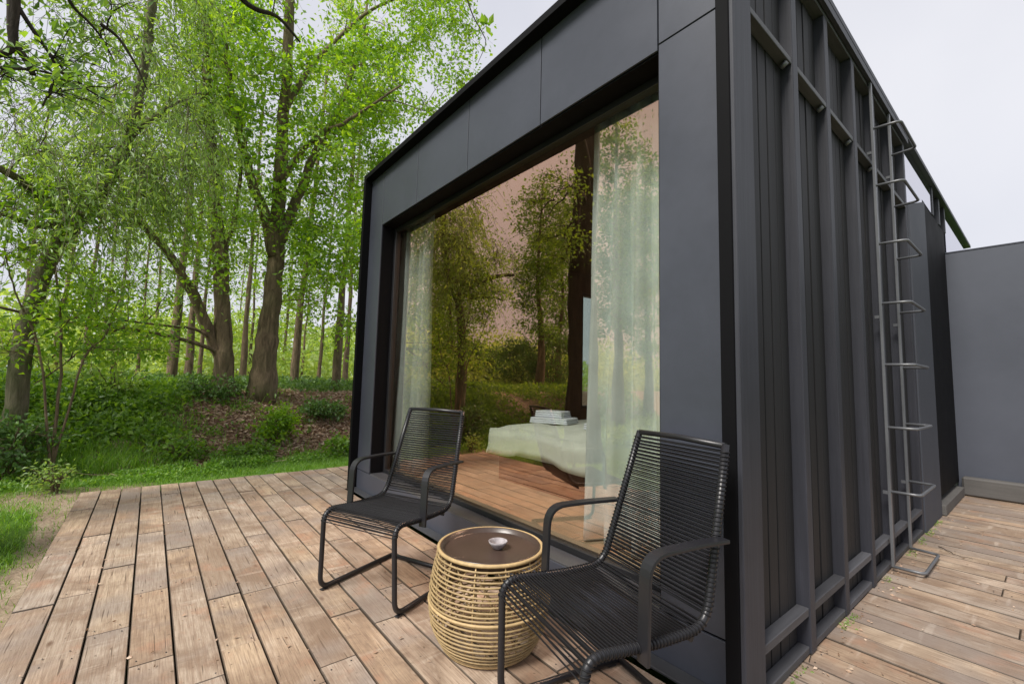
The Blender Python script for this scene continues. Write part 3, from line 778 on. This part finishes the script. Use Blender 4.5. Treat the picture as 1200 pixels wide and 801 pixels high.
def grow(name, origin, stems, targets, leafm, barkm, label, cat='tree', group=None, twigs=9, leaves=14, leaf=.075, width=.55,
         twig_len=.55, droop=.0, up=.15, seed=1, limb_r=.010, cluster=.10, extra_limbs=()):
    """stems: list of (control points, r0, r1); targets: (n,3) points where leafy sprays end"""
    r = np.random.default_rng(seed); origin = np.array(origin, float)
    root = empty(name, origin); tag(root, label, cat, group)
    tr = MB(); skel = []; srad = []
    for pts, r0, r1 in stems:
        S = np.array(spline(pts, 7)); m = len(S); t = np.linspace(0, 1, m)
        rad = r0 + (r1 - r0) * t ** .85
        if S[0][2] < origin[2] + .2: rad = rad * (1 + min(.40, r0 * 1.8) * np.exp(-t * m / 3.5)); S[0][2] -= .15
        j = r.normal(size=(m, 3)); j = (j + np.roll(j, 1, 0) + np.roll(j, -1, 0)) / 3; j[0] = 0; j[-1] = 0
        S = S + j * (.012 + .10 * min(r0, .12)); rad = rad * (1 + .05 * r.normal(size=m))
        tr.tube(S - origin, rad, 14 if r0 > .08 else 8)
        skel += list(S[2:]); srad += list(rad[2:])
    tr.build('trunk', barkm, root)
    T = np.array(targets, float); br = MB()
    for pts, r0, r1 in extra_limbs:
        S = np.array(spline(pts, 6)); br.tube(S - origin, np.linspace(r0, r1, len(S)), 7); skel += list(S[2:]); srad += list(np.linspace(r0, r1, len(S))[2:])
    if len(T):
        S0 = np.array(skel)
        dmin = np.array([np.min(np.linalg.norm(S0 - t, axis=1)) for t in T]); T = T[np.argsort(dmin)]
        ends = []; dirs = []
        for t in T:
            S = np.array(skel); d = np.linalg.norm(S - t, axis=1)
            cost = d + np.maximum(0, S[:, 2] - (t[2] + droop * 1.2 - .15 * d)) * 1.1 + np.maximum(0, .008 - np.array(srad)) * 60
            i = int(np.argmin(cost)); s = S[i]; L = np.linalg.norm(t - s) + 1e-6
            c = s + (t - s) * .5 + np.array([0, 0, 1]) * (up + droop * .35) * L + r.normal(size=3) * .08 * L
            tt = np.linspace(0, 1, 6)[:, None]; B = (1 - tt) ** 2 * s + 2 * tt * (1 - tt) * c + tt ** 2 * t
            B[1:-1] += r.normal(size=(4, 3)) * .02 * L
            rb = min(srad[i] * .7, limb_r * (.5 + L * .8)); br.tube(B - origin, np.linspace(rb, max(.003, rb * .3), 6), 5, False)
            for k in (2, 3, 4, 5): skel.append(B[k]); srad.append(rb + (rb * .3 - rb) * k / 5)
            # sprays from the outer two thirds of the limb
            for k in range(twigs):
                f = r.uniform(.35, 1.0); q = f * 5; a = int(min(q, 4)); base = B[a] + (B[a + 1] - B[a]) * (q - a)
                ends.append(base); dirs.append((t - s) / L * .6)
        E = np.array(ends); n = len(E)
        D = unit(np.array(dirs) + r.normal(size=(n, 3)) * np.array([.75, .75, .5]) + np.array([0, 0, .12 - droop * .5]))
        L = twig_len * r.uniform(.5, 1.3, n)[:, None]
        mid = E + D * L * .5; tip = E + D * L + np.array([0, 0, -1]) * L * (.12 + droop)
        V, F = twig_mesh(E - origin, mid - origin, tip - origin, .0045)
        link_mesh('twigs', fast_mesh('twigs', V, F), barkm, root)['kind'] = 'stuff'
        f = r.uniform(.15, 1.05, (n, leaves, 1))
        P = (1 - f) ** 2 * E[:, None] + 2 * f * (1 - f) * mid[:, None] + f ** 2 * tip[:, None] + r.normal(size=(n, leaves, 3)) * cluster * np.array([1, 1, .8])
        A = D[:, None] * .5 + r.normal(size=(n, leaves, 3)) * .75 + np.array([0, 0, -.25 - droop])
        o = link_mesh('crown', leaves_mesh('crown', (P - origin).reshape(-1, 3), A.reshape(-1, 3), leaf, width, r), leafm, root); o['kind'] = 'stuff'
    if len(br.v): br.build('branches', barkm, root)['kind'] = 'stuff'
    return root
def copy_tree(o, loc, rz=0, sc=1.0, label=None, parent=None):
    c = o.copy(); col.objects.link(c)
    if parent is None:
        c.location = loc; c.rotation_euler = (0, 0, rz); c.scale = (sc, sc, sc * random.uniform(.95, 1.1))
        if label: c['label'] = label
    else: c.parent = parent
    for ch in o.children: copy_tree(ch, None, parent=c)
    return c
def blob(c, rad, n, r, shell=.35):
    d = unit(r.normal(size=(n, 3))); q = (shell + (1 - shell) * r.uniform(0, 1, n)) ** (1 / 2.0)
    return np.array(c) + d * q[:, None] * np.array(rad)
def px_cloud(r, x0, x1, y0, y1, d0, d1, n):
    return np.array([at((r.uniform(x0, x1), r.uniform(y0, y1)), r.uniform(d0, d1)) for _ in range(n)])
def gp(px, d):
    p = at(px, d); p[2] = float(ground_z(p[0], p[1])); return p

def wood():
    r = np.random.default_rng(21)
    # broad tree with the thick straight trunk
    base = gp((306, 455), 9.9); D = 9.9
    q = lambda x, y, d=D: at((x, y), d)
    st = [([base, q(313, 400), q(321, 330), q(325, 268), q(329, 190, 9.7), q(336, 90, 9.5), q(340, -40, 9.3)], .215, .08),
          ([q(322, 300), q(308, 245, 9.8), q(292, 205, 9.6), q(278, 140, 9.3), q(262, 40, 9.0)], .13, .04),
          ([q(326, 285), q(345, 238, 9.9), q(368, 185, 10), q(398, 120, 10.1), q(430, 40, 10.2)], .12, .04),
          ([q(328, 215, 9.7), q(365, 165, 9.2), q(410, 140, 8.8), q(470, 100, 8.6)], .06, .02),
          ([q(333, 130, 9.5), q(380, 60, 9.8), q(440, 10, 10), q(510, -20, 10)], .06, .02)]
    T = np.concatenate([px_cloud(r, 320, 440, 60, 330, 8.4, 11.2, 78), px_cloud(r, 410, 560, -40, 150, 8.6, 11.0, 66), px_cloud(r, 230, 340, -60, 200, 8.2, 10.6, 46),
                        px_cloud(r, 300, 560, -90, 0, 8.5, 11, 12), px_cloud(r, 340, 430, 250, 400, 9.2, 11.5, 22), px_cloud(r, 400, 470, 120, 215, 9, 10.5, 16)])
    grow('broadleaf_tree', base, st, T, M['leaf_bright'], M['bark'], 'broad tree with the thickest straight trunk, bright green crown beside the cabin', leaf=.10, twigs=9, leaves=14, seed=2)
    # forked tree
    base = gp((262, 460), 9.8); D = 9.8
    st = [([base, q(262, 420, D), q(259, 330, D), q(252, 230, D), q(246, 150, 9.6), q(240, 20, 9.4)], .185, .06),
          ([q(264, 428, D), q(241, 380, 9.75), q(220, 335, 9.6), q(196, 295, 9.4), q(160, 258, 9.1), q(120, 240, 8.8)], .12, .03),
          ([q(259, 320, D), q(275, 250, D), q(290, 160, 9.7)], .06, .02)]
    ex = [([q(263, 418, D), q(248, 409, 9.7), q(215, 398, 9.5), q(150, 385, 9.2), q(80, 378, 8.9), q(0, 360, 8.6), q(-40, 352, 8.4)], .045, .012),
          ([q(250, 396, 9.75), q(226, 385, 9.6), q(200, 382, 9.4), q(150, 376, 9.2), q(90, 368, 9.0)], .032, .010),
          ([q(150, 380, 9.2), q(110, 400, 9.0), q(70, 430, 8.8), q(40, 450, 8.6)], .022, .006)]
    T = np.concatenate([px_cloud(r, 150, 290, 60, 300, 8.6, 11, 46), px_cloud(r, 0, 210, 330, 420, 8.0, 9.6, 20), px_cloud(r, 130, 290, -60, 60, 8.4, 10.6, 24), px_cloud(r, 230, 330, 220, 340, 9.2, 10.6, 18)])
    grow('forked_tree', base, st, T, M['leaf_bright'], M['bark'], 'tree forking low into two stems, long low branch reaching left', leaf=.085, twigs=9, leaves=12, seed=3, extra_limbs=ex)
    # leaning mossy willow at the left
    base = gp((18, 470), 8.2)
    st = [([base, q(34, 380, 8.2), q(60, 300, 8.1), q(98, 250, 8.0), q(132, 205, 7.9), q(152, 150, 7.8), q(170, 60, 7.6), q(185, -60, 7.5)], .105, .05),
          ([q(98, 250, 8.0), q(60, 238, 7.6), q(20, 210, 7.3), q(-40, 180, 7.0)], .07, .03),
          ([q(82, 268, 8.0), q(40, 262, 7.8), q(0, 250, 7.6), q(-40, 245, 7.4)], .05, .02),
          ([q(150, 160, 7.8), q(190, 130, 7.6), q(230, 110, 7.4)], .05, .015)]
    T = np.concatenate([px_cloud(r, 90, 260, -20, 190, 6.8, 8.6, 36), px_cloud(r, -30, 110, 100, 270, 6.6, 8.6, 22), px_cloud(r, 130, 230, 120, 260, 7.0, 8.4, 28), px_cloud(r, 0, 260, -80, -10, 6.6, 8.6, 10)])
    grow('leaning_willow', base, st, T, M['leaf_pale'], M['bark_moss'], 'mossy leaning willow with hanging pale green sprays at the left', leaf=.085, width=.30, twigs=10, leaves=15, twig_len=.8, droop=.7, seed=4, cluster=.06)
    # young hazel in front of the willow
    base = gp((70, 470), 7.7)
    st = [([base, q(72, 400, 7.7), q(66, 320, 7.6), q(62, 220, 7.5)], .018, .008), ([base, q(48, 420, 7.7), q(20, 350, 7.6), q(5, 290, 7.5)], .015, .007), ([base, q(95, 430, 7.7), q(125, 390, 7.7), q(140, 350, 7.7)], .014, .007)]
    T = np.concatenate([px_cloud(r, -20, 120, 200, 340, 7.1, 8.0, 22), px_cloud(r, -20, 150, 340, 430, 7.2, 8.1, 13)])
    grow('hazel', base, st, T, M['leaf_bright'], M['bark'], 'young multi-stemmed hazel with yellow-green leaves in front of the willow trunk', leaf=.075, twigs=7, leaves=9, twig_len=.35, seed=9)
    # big tree out of frame whose branches hang into the top left; its trunk shows mirrored in the glass
    bx, by = -4.37, -3.55; base = np.array([bx, by, float(ground_z(bx, by))])
    o5 = lambda x, y, d=4.6: at((x, y), d)
    st = [([base, base + [.02, .02, 1.5], base + [.0, .03, 3.2], base + [.05, .0, 5.0], base + [.1, .1, 7.2], base + [.15, .15, 9.6]], .27, .19),
          ([base + [.02, 0, 4.4], base + [.4, .5, 5.2], base + [.8, 1.6, 6.3], [-3.62, -.6, 6.6], [-3.5, .7, 6.35], [-3.48, .9, 5.9]], .10, .012)]
    ex = [([base + [.05, .05, 4.5], o5(8, -60), o5(16, -5), o5(15, 30), o5(14, 56), o5(-6, 66)], .05, .018),
          ([o5(16, 50), o5(24, 60), o5(34, 76), o5(39, 88)], .026, .018),
          ([o5(20, 6), o5(32, 25), o5(46, 46), o5(60, 66), o5(66, 84), o5(60, 102), o5(50, 124)], .016, .006),
          ([o5(66, 82), o5(86, 92), o5(104, 106), o5(132, 121)], .012, .005),
          ([o5(0, 80), o5(40, 82), o5(72, 90)], .012, .006),
          ([o5(70, -20), o5(86, 8), o5(104, 26), o5(120, 46), o5(136, 76)], .014, .005),
          ([o5(118, 28), o5(140, 46), o5(160, 78), o5(172, 104)], .014, .005),
          ([base + [.1, .1, 6.3], o5(180, -140, 5.4), o5(280, -4, 5.6), o5(325, 20, 5.7), o5(352, 50, 5.8)], .05, .012),
          ([[-3.48, .9, 5.9], o5(548, 0, 5.0), o5(555, 20, 5.0), o5(566, 40, 5.0), o5(569, 52, 5.0), o5(560, 74, 5.0)], .011, .003)]
    T = np.concatenate([px_cloud(r, -20, 150, -60, 140, 4.2, 5.6, 20), px_cloud(r, 150, 400, -150, -20, 4.8, 6.2, 14), blob((bx, by - .8, 9.4), (2.2, 1.8, 1.8), 26, r)])
    T = np.array([t for t in T if not (t[0] > -3.3 and t[1] > -.6)])
    grow('overhanging_tree', base, st, T, M['leaf_mid'], M['bark_dark'], 'tree outside the frame with dark branches hanging into the top left corner', leaf=.062, twigs=7, leaves=10, twig_len=.4, seed=5, extra_limbs=ex)
wood()

def sprig():
    c = at((570, 30), 5.0); r = np.random.default_rng(8)
    P = np.repeat(c[None], 7, 0) + r.normal(size=(7, 3)) * .012; A = unit(r.normal(size=(7, 3)) + np.array([.7, .5, .1]))
    o = link_mesh('leaf_sprig', leaves_mesh('leaf_sprig', P - c, A, .13, .6, r), M['leaf_mid']); o.location = c
    tag(o, 'single sprig of yellow-green leaves hanging against the sky above the roof edge', 'leaves')
    mb = MB(); mb.tube([np.array(at((564, 37), 5.0)) - c, (0, 0, 0)], .003, 5); mb.build('stalk', M['bark_dark'], o)
sprig()

# slim trees deeper in the wood
def slim_variant(seed, h, r0, leafm, nT, label, group, crown_from=.45, spread=.9, leaf=.10, lean=.3):
    r = np.random.default_rng(seed); lx, ly = r.normal(size=2) * lean
    st = [([(0, 0, 0), (lx * .2, ly * .2, h * .25), (lx * .5, ly * .6, h * .55), (lx, ly, h)], r0, r0 * .3)]
    z = r.uniform(crown_from * h, h * 1.05, nT); w = spread * (1.1 - .5 * (z / h))
    a = r.uniform(0, 6.28, nT); rad = w * np.sqrt(r.uniform(.1, 1, nT)); t = z / h
    T = np.stack([lx * t + rad * np.cos(a), ly * t + rad * np.sin(a), z], 1)
    return grow('slim_tree', (0, 0, 0), st, T, leafm, M['bark'], label, 'tree', group, twigs=7, leaves=10, leaf=leaf, twig_len=.55, seed=seed)
SLIM = 'slim background tree with a thin bare trunk deep in the wood'
GR = 'slim trees deep in the wood'
v1 = slim_variant(31, 8.5, .085, M['leaf_mid'], 20, SLIM, GR, .42, 1.3)
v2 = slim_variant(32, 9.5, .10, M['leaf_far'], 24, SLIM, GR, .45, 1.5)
v3 = slim_variant(33, 7.5, .06, M['leaf_bright'], 18, SLIM, GR, .22, 1.3)
spots = [((198, 455), 12.0, 1), ((219, 455), 13.0, 0), ((232, 452), 14.5, 2), ((283, 452), 14, 0), ((343, 452), 12.0, 1), ((352, 450), 17, 2), ((372, 452), 15.5, 2), ((392, 455), 11.5, 1), ((404, 452), 14, 0), ((292, 448), 19, 2),
         ((160, 450), 16, 2), ((130, 450), 18, 0), ((95, 450), 13.5, 2), ((60, 448), 17, 1), ((115, 448), 22, 0), ((250, 448), 21, 1), ((330, 448), 22, 0), ((20, 448), 19, 0), ((180, 448), 24, 1), ((420, 450), 19, 1), ((275, 448), 25, 2), ((310, 448), 17, 2)]
used = set()
slim_labels = ['slim grey trunk left of the forked tree, the leftmost of a close trio', 'slim trunk left of the forked tree, middle of a close trio', 'thin trunk nearest the left side of the forked tree', 'slim trunk showing between the forked tree and the thickest trunk',
               'slim trunk close behind the right side of the thickest trunk', 'very thin trunk far back right of the thickest trunk', 'thin leafy tree halfway between the thickest trunk and the cabin', 'slim trunk beside the left edge of the cabin', 'slim tree half hidden by the cabin corner', 'very thin trunk far back directly right of the forked tree', 'thin tree far back a little left of the close trio of trunks', 'slim far trunk midway between the willow and the close trio', 'thin leafy tree just right of the hazel stems', 'slim trunk close to the right side of the willow', 'very distant thin trunk right of the hazel', 'distant slim trunk behind the forked tree', 'distant slim trunk behind the thickest straight trunk', 'distant slim tree at the left edge behind the willow', 'most distant slim tree behind the close trio of trunks', 'distant slim tree largely hidden behind the cabin corner', 'thin far trunk between the forked tree and the thickest trunk, the hindmost', 'thin leafy tree right behind the thickest straight trunk']
for n_, (px, d, k) in enumerate(spots):
    p = gp(px, d); src = (v1, v2, v3)[k]
    lab = slim_labels[n_] if n_ < len(slim_labels) else SLIM
    if k not in used: used.add(k); src.location = p; src.rotation_euler = (0, 0, random.uniform(0, 6)); src['label'] = lab
    else: copy_tree(src, p, random.uniform(0, 6.28), random.uniform(.8, 1.15), lab)

# trees behind the photographer's left, seen only as reflections in the window
def mirror_pt(px, yv):
    r_ = ray(px); t = (yv - CAM[1]) / r_[1]; p = CAM + t * r_; return np.array([p[0], .5 - p[1], 0])
def mirrored():
    r = np.random.default_rng(44)
    def big(seed, h, w, n, lab):
        rr = np.random.default_rng(seed)
        st = [([(0, 0, 0), (.05, 0, h * .25), (-.1, .1, h * .5), (.1, .1, h * .95)], .17, .03)]
        T = np.concatenate([blob((0, 0, h * .62), (w, w, h * .36), n, rr, .2), blob((0, 0, h * .4), (w * .8, w * .8, h * .2), n // 4, rr, .2)])
        return grow('reflected_tree', (0, 0, 0), st, T, M['leaf_mid'], M['bark'], lab, 'tree', 'trees mirrored in the picture window', twigs=8, leaves=12, leaf=.11, twig_len=.7, seed=seed)
    b1 = big(51, 9.3, 1.45, 100, 'tree with dense crown outside the frame, mirrored in the left half of the window')
    b2 = big(52, 8.8, 1.35, 85, 'tree with open crown outside the frame, mirrored beside the dark trunk')
    lst = [(b1, (527, 455), 10.5, None), (b2, (632, 455), 10.0, None), (b1, (508, 455), 13.5, 'tall tree outside the frame, mirrored next to the left curtain'),
           (b2, (655, 455), 13.5, 'tree outside the frame, mirrored far back beside the dark trunk'),
           (b1, (725, 455), 9.0, 'tree outside the frame, mirrored over the right curtain'), (b2, (760, 455), 11.0, 'tree outside the frame, mirrored at the right edge of the glass'),
           (b1, (475, 455), 12, 'tree outside the frame, mirrored over the left curtain')]
    for k, (src, px, yv, lab) in enumerate(lst):
        p = mirror_pt(px, yv); p[2] = float(ground_z(p[0], p[1]))
        if lab is None: src.location = p
        else: copy_tree(src, p, r.uniform(0, 6.28), r.uniform(.85, 1.05), lab)
    p0 = mirror_pt((585, 455), 13.0); p0[2] = float(ground_z(p0[0], p0[1]))
    rr = np.random.default_rng(57); st = [([(0, 0, 0), (.3 * math.cos(a), .3 * math.sin(a), 1.0), (.7 * math.cos(a), .7 * math.sin(a), 1.9)], .025, .01) for a in (0, 1.3, 2.5, 3.8, 5.1)]
    bush = grow('reflected_bush', (0, 0, 0), st, blob((0, 0, 1.25), (1.25, 1.25, 1.1), 46, rr, .2), M['leaf_dark'], M['bark'], 'dark bush outside the frame, mirrored low in the centre of the window', 'bush', 'bushes mirrored in the picture window', twigs=7, leaves=11, leaf=.12, twig_len=.5, seed=57)
    bush.location = p0
    for px, yv, sc, lab in ((555, 12.5, 1.1, 'dark bush outside the frame, mirrored left of the window centre'), (608, 12.0, 1.0, 'dark bush outside the frame, mirrored right of the window centre'), (645, 11.5, 1.05, 'dark bush outside the frame, mirrored next to the dark trunk'),
                            (528, 11.5, 1.1, 'dark bush outside the frame, mirrored under the dense crown'), (500, 12.0, 1.2, 'dark bush outside the frame, mirrored beside the left curtain')):
        p = mirror_pt((px, 455), yv); p[2] = float(ground_z(p[0], p[1])); copy_tree(bush, p, r.uniform(0, 6), sc, lab)
mirrored()

# distant mass of undergrowth behind the trunks
def far_wood():
    r = np.random.default_rng(61); N = 90000
    x = -r.uniform(15, 34, N * 2); y = r.uniform(-34, 22, N * 2)
    h = 1.7 + 1.2 * np.sin(.55 * x + 1.2 * np.sin(.4 * y)) * np.sin(.45 * y) + .6 * np.sin(1.7 * y + x)
    h = np.clip(h + (-x - 15) * .13, .5, 6)
    z = r.uniform(0, 1, N * 2) ** .75 * h; k = (np.sin(2.1 * x) * np.sin(1.9 * y + z) + r.normal(size=N * 2) * .6 > -.3)
    P = np.stack([x, y, ground_z(x, y) + z], 1)[k][:N]
    A = r.normal(size=P.shape) + np.array([0, 0, -.2])
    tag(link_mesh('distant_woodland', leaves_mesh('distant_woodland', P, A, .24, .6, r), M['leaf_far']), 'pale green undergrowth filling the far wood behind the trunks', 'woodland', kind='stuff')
far_wood()

# ground cover
def blades(name, X, Y, h, w, mat, label, cat, r, lean=.5):
    n = len(X); Z = ground_z(X, Y) - .005; a = r.uniform(0, 6.28, n); H = h * r.uniform(.5, 1.4, n); d = r.normal(size=(n, 2)) * lean * H[:, None]
    b = np.stack([np.cos(a), np.sin(a), 0 * a], 1) * w * .5
    P = np.stack([X, Y, Z], 1); mid = P + np.stack([d[:, 0] * .35, d[:, 1] * .35, H * .55], 1); tip = P + np.stack([d[:, 0], d[:, 1], H * .92], 1)
    V = np.stack([P - b, P + b, mid + b * .75, mid - b * .75, tip], 1).reshape(-1, 3)
    i = np.arange(n)[:, None] * 5
    F = np.concatenate([i + np.array([[0, 1, 2]]), i + np.array([[0, 2, 3]]), i + np.array([[3, 2, 4]])])
    return tag(link_mesh(name, fast_mesh(name, V, F), mat), label, cat, kind='stuff')
def cover_plants():
    r = np.random.default_rng(71)
    # lawn
    n = 150000; X = np.concatenate([r.uniform(-8.0, -5.36, n), r.uniform(-5.4, -.5, n // 3)]); Y = np.concatenate([r.uniform(-4.2, 4.0, n), r.uniform(-4.0, -2.22, n // 3)])
    g, l = cover(X, Y); keep = (r.uniform(size=len(X)) < (.10 + .8 * g ** 1.4) * (1 - l) * (.35 + .65 * (lump(X * 3.1, Y * 3.3) > -.12))); X, Y = X[keep], Y[keep]
    blades('lawn_grass', X, Y, .055, .006, M['leaf_grass'], 'short bright grass growing round the edge of the deck', 'grass', r)
    # taller grass at the foot of the bank on the left
    n = 22000; X = r.uniform(-9.6, -6.9, n); Y = r.uniform(-4.6, .6, n); foot = -6.95 - .35 * np.sin(.8 * Y + .4) - .35 * sstep(-.8, -2.2, Y)
    k = (foot - X > -.25) & (r.uniform(size=n) < (.04 + .96 * sstep(-1.0, -1.9, Y)) * (.4 + .6 * (lump(X * 2, Y * 2) > -.1)))
    blades('tall_grass', X[k], Y[k], .22, .010, M['leaf_grass'], 'tall lush grass on the left part of the bank', 'grass', r, .45)
    # brambles and nettles
    def herb(name, n, x0, x1, y0, y1, dens, h, leaf, mat, label):
        X = r.uniform(x0, x1, n); Y = r.uniform(y0, y1, n); k = r.uniform(size=n) < dens(X, Y); X, Y = X[k], Y[k]
        H = h * (.55 + .6 * (lump(X * 1.4 + 2, Y * 1.4) + .4)); H = np.clip(H, .05, None)
        Z = ground_z(X, Y) + r.uniform(0, 1, len(X)) ** .7 * H
        A = r.normal(size=(len(X), 3)) + np.array([0, 0, .1])
        tag(link_mesh(name, leaves_mesh(name, np.stack([X, Y, Z], 1), A, leaf, .6, r), mat), label, 'undergrowth', kind='stuff')
    fz = lambda x, y: (-6.95 - .35 * np.sin(.8 * y + .4) - .35 * sstep(-.8, -2.2, y)) - x
    herb('nettles', 80000, -10.5, -7.0, -5, .3, lambda x, y: sstep(.3, 1.0, fz(x, y)) * (.02 + .8 * sstep(-1.0, -1.9, y)) * (.25 + .75 * (lump(x * 2.9, y * 2.9) > -.05)), .30, .085, M['leaf_mid'], 'dense nettles and weeds covering the left slope of the bank')
    herb('low_weeds', 40000, -13, -4.9, -11, -4.3, lambda x, y: (lump(x * 1.1, y * 1.1) > -.25) * .8, .3, .09, M['leaf_mid'], 'low weeds on the lawn outside the frame, mirrored low in the window')
    herb('brambles', 60000, -12.5, -8.3, -6, 5, lambda x, y: sstep(1.9, 2.5, fz(x, y)) * (lump(x * 1.8 + 1, y * 1.8) > -.3) * .55, .34, .075, M['leaf_dark'], 'dark green brambles along the top of the bank round the trunks')
    herb('bank_weeds', 26000, -9.2, -6.8, -1.6, 4, lambda x, y: sstep(-.1, .2, fz(x, y)) * (lump(x * 3.1, y * 2.9) > .27) * .7, .13, .05, M['leaf_mid'], 'scattered low weeds on the brown slope of the bank')
    herb('clover', 30000, -7.7, -6.1, -3.2, 1.2, lambda x, y: (lump(x * 2.3 + 1, y * 2.6) > -.02) * sstep(.75, .25, np.abs(fz(x, y) + .05)) * (.35 + .65 * sstep(.6, -.8, y)), .11, .04, M['leaf_grass'], 'lush bright weeds edging the lawn at the foot of the bank')
    # fallen leaves
    n = 26000; X = r.uniform(-9.8, -6.6, n); Y = r.uniform(-2.4, 4.5, n); g, l = cover(X, Y); k = r.uniform(size=n) < l; X, Y = X[k], Y[k]
    A = r.normal(size=(len(X), 3)) * np.array([1, 1, .25])
    P = np.stack([X, Y, ground_z(X, Y) + r.uniform(.0, .03, len(X))], 1)
    tag(link_mesh('leaf_litter', leaves_mesh('leaf_litter', P, A, .075, .6, r), M['litter']), 'brown fallen leaves covering the bare slope under the trees', 'leaf litter', kind='stuff')
    m = 350; X = r.uniform(-9.3, -6.7, m); Y = r.uniform(-2.2, 4.2, m); a = r.uniform(0, 6.28, m); L = r.uniform(.1, .45, m); Z = ground_z(X, Y) + .02
    B0 = np.stack([X, Y, Z], 1); B2 = B0 + np.stack([np.cos(a) * L, np.sin(a) * L, r.uniform(-.01, .08, m)], 1)
    V, F = twig_mesh(B0, (B0 + B2) / 2 + r.normal(size=(m, 3)) * .015, B2, .006)
    tag(link_mesh('fallen_twigs', fast_mesh('fallen_twigs', V, F), M['litter']), 'dry twigs strewn over the brown bank', 'twigs', kind='stuff')
cover_plants()

def shrub(p, h, w, mat, label, seed, stems=9, leaf=.07, n=22):
    r = np.random.default_rng(seed); p = np.array(p); st = []
    for k in range(stems):
        a = r.uniform(0, 6.28); e = p + np.array([math.cos(a) * w * .5, math.sin(a) * w * .5, h * r.uniform(.6, .95)])
        st.append(([p + [.02 * math.cos(a), .02 * math.sin(a), 0], (p + e) / 2 + [0, 0, h * .12], e], .010, .004))
    T = blob(p + [0, 0, h * .6], (w * .55, w * .55, h * .42), n, r, .2)
    return grow('shrub', p, st, T, mat, M['bark'], label, 'shrub', None, twigs=6, leaves=9, leaf=leaf, twig_len=.2, seed=seed, limb_r=.004, cluster=.05)
for (px, d, h, w, m, lab, nn) in [
    ((323, 500), 8.6, .6, .5, 'leaf_bright', 'leafy green shrub in front of the thickest straight trunk', 26),
    ((208, 533), 7.9, .32, .3, 'leaf_mid', 'small leafy plant on the bank edge below the forked tree', 12),
    ((64, 566), 6.9, .24, .22, 'leaf_pale', 'small sapling standing alone on the grass at the left', 7),
    ((380, 480), 9.6, .35, .7, 'leaf_dark', 'dark shrub on the bank close to the cabin wall', 22),
    ((250, 478), 9.6, .35, .8, 'leaf_dark', 'low dark shrub at the foot of the forked tree', 22),
    ((12, 500), 7.9, .75, .8, 'leaf_dark', 'dense dark bush at the left edge under the willow', 34),
    ((130, 478), 9.6, .6, .9, 'leaf_pale', 'pale rounded bush on the bank between willow and forked tree', 20),
    ((300, 528), 8.0, .2, .35, 'leaf_mid', 'tiny weed clump low on the brown slope', 10),
    ((400, 515), 8.0, .25, .3, 'leaf_mid', 'weed clump on the slope beside the cabin corner', 10)]:
    shrub(gp(px, d), h, w, M[m], lab, int(px[0]) + 100, n=nn, leaf=.042 if 'sapling' in lab else .07)

# fallen bits on the boards
def debris():
    r = np.random.default_rng(91)
    for pts, lab in (([(953, 640), (958, 668), (966, 700), (958, 740), (948, 775)], 'thin crooked dry twig lying on the right-hand deck near the wall'),
                     ([(1100, 640), (1112, 646), (1122, 651), (1140, 655)], 'short dry twig lying on the right-hand deck past the ladder')):
        P = []
        for p in pts:
            q = ray(p); t_ = (.006 - CAM[2]) / q[2]; P.append(CAM + q * t_)
        P = np.array(spline(P, 4)); c = P[0].copy(); P[:, 2] += .006 * np.abs(np.sin(np.arange(len(P)))) 
        o = MB().tube(P - c, np.linspace(.0035, .0015, len(P)), 5).build('fallen_twig', M['bark_dark']); o.location = c; tag(o, lab, 'twig')
    n = 260; X = np.concatenate([r.uniform(.02, .75, 160), r.uniform(-5.1, -.4, 100)]); Y = np.concatenate([r.uniform(0, 4.6, 160), r.uniform(-2.1, -.05, 100)])
    X[:90] = .03 + np.abs(r.normal(size=90)) * .07
    A = r.normal(size=(n, 3)) * np.array([1, 1, .15])
    tag(link_mesh('deck_debris', leaves_mesh('deck_debris', np.stack([X, Y, np.full(n, .006)], 1), A, .02, .55, r), M['litter']), 'tiny dry leaf scraps scattered over the deck boards', 'leaf litter', kind='stuff')
    n = 700; Y = r.uniform(.1, 4.3, n); X = .022 + np.abs(r.normal(size=n)) * .02
    k = lump(Y * 3, X) > .05
    A = r.normal(size=(n, 3)) * np.array([1, 1, .5]) + np.array([0, 0, .5])
    tag(link_mesh('moss', leaves_mesh('moss', np.stack([X, Y, np.full(n, .001)], 1)[k], A[k], .014, .7, r), M['leaf_pale']), 'green moss growing in the joint between wall and deck', 'moss', kind='stuff')
debris()
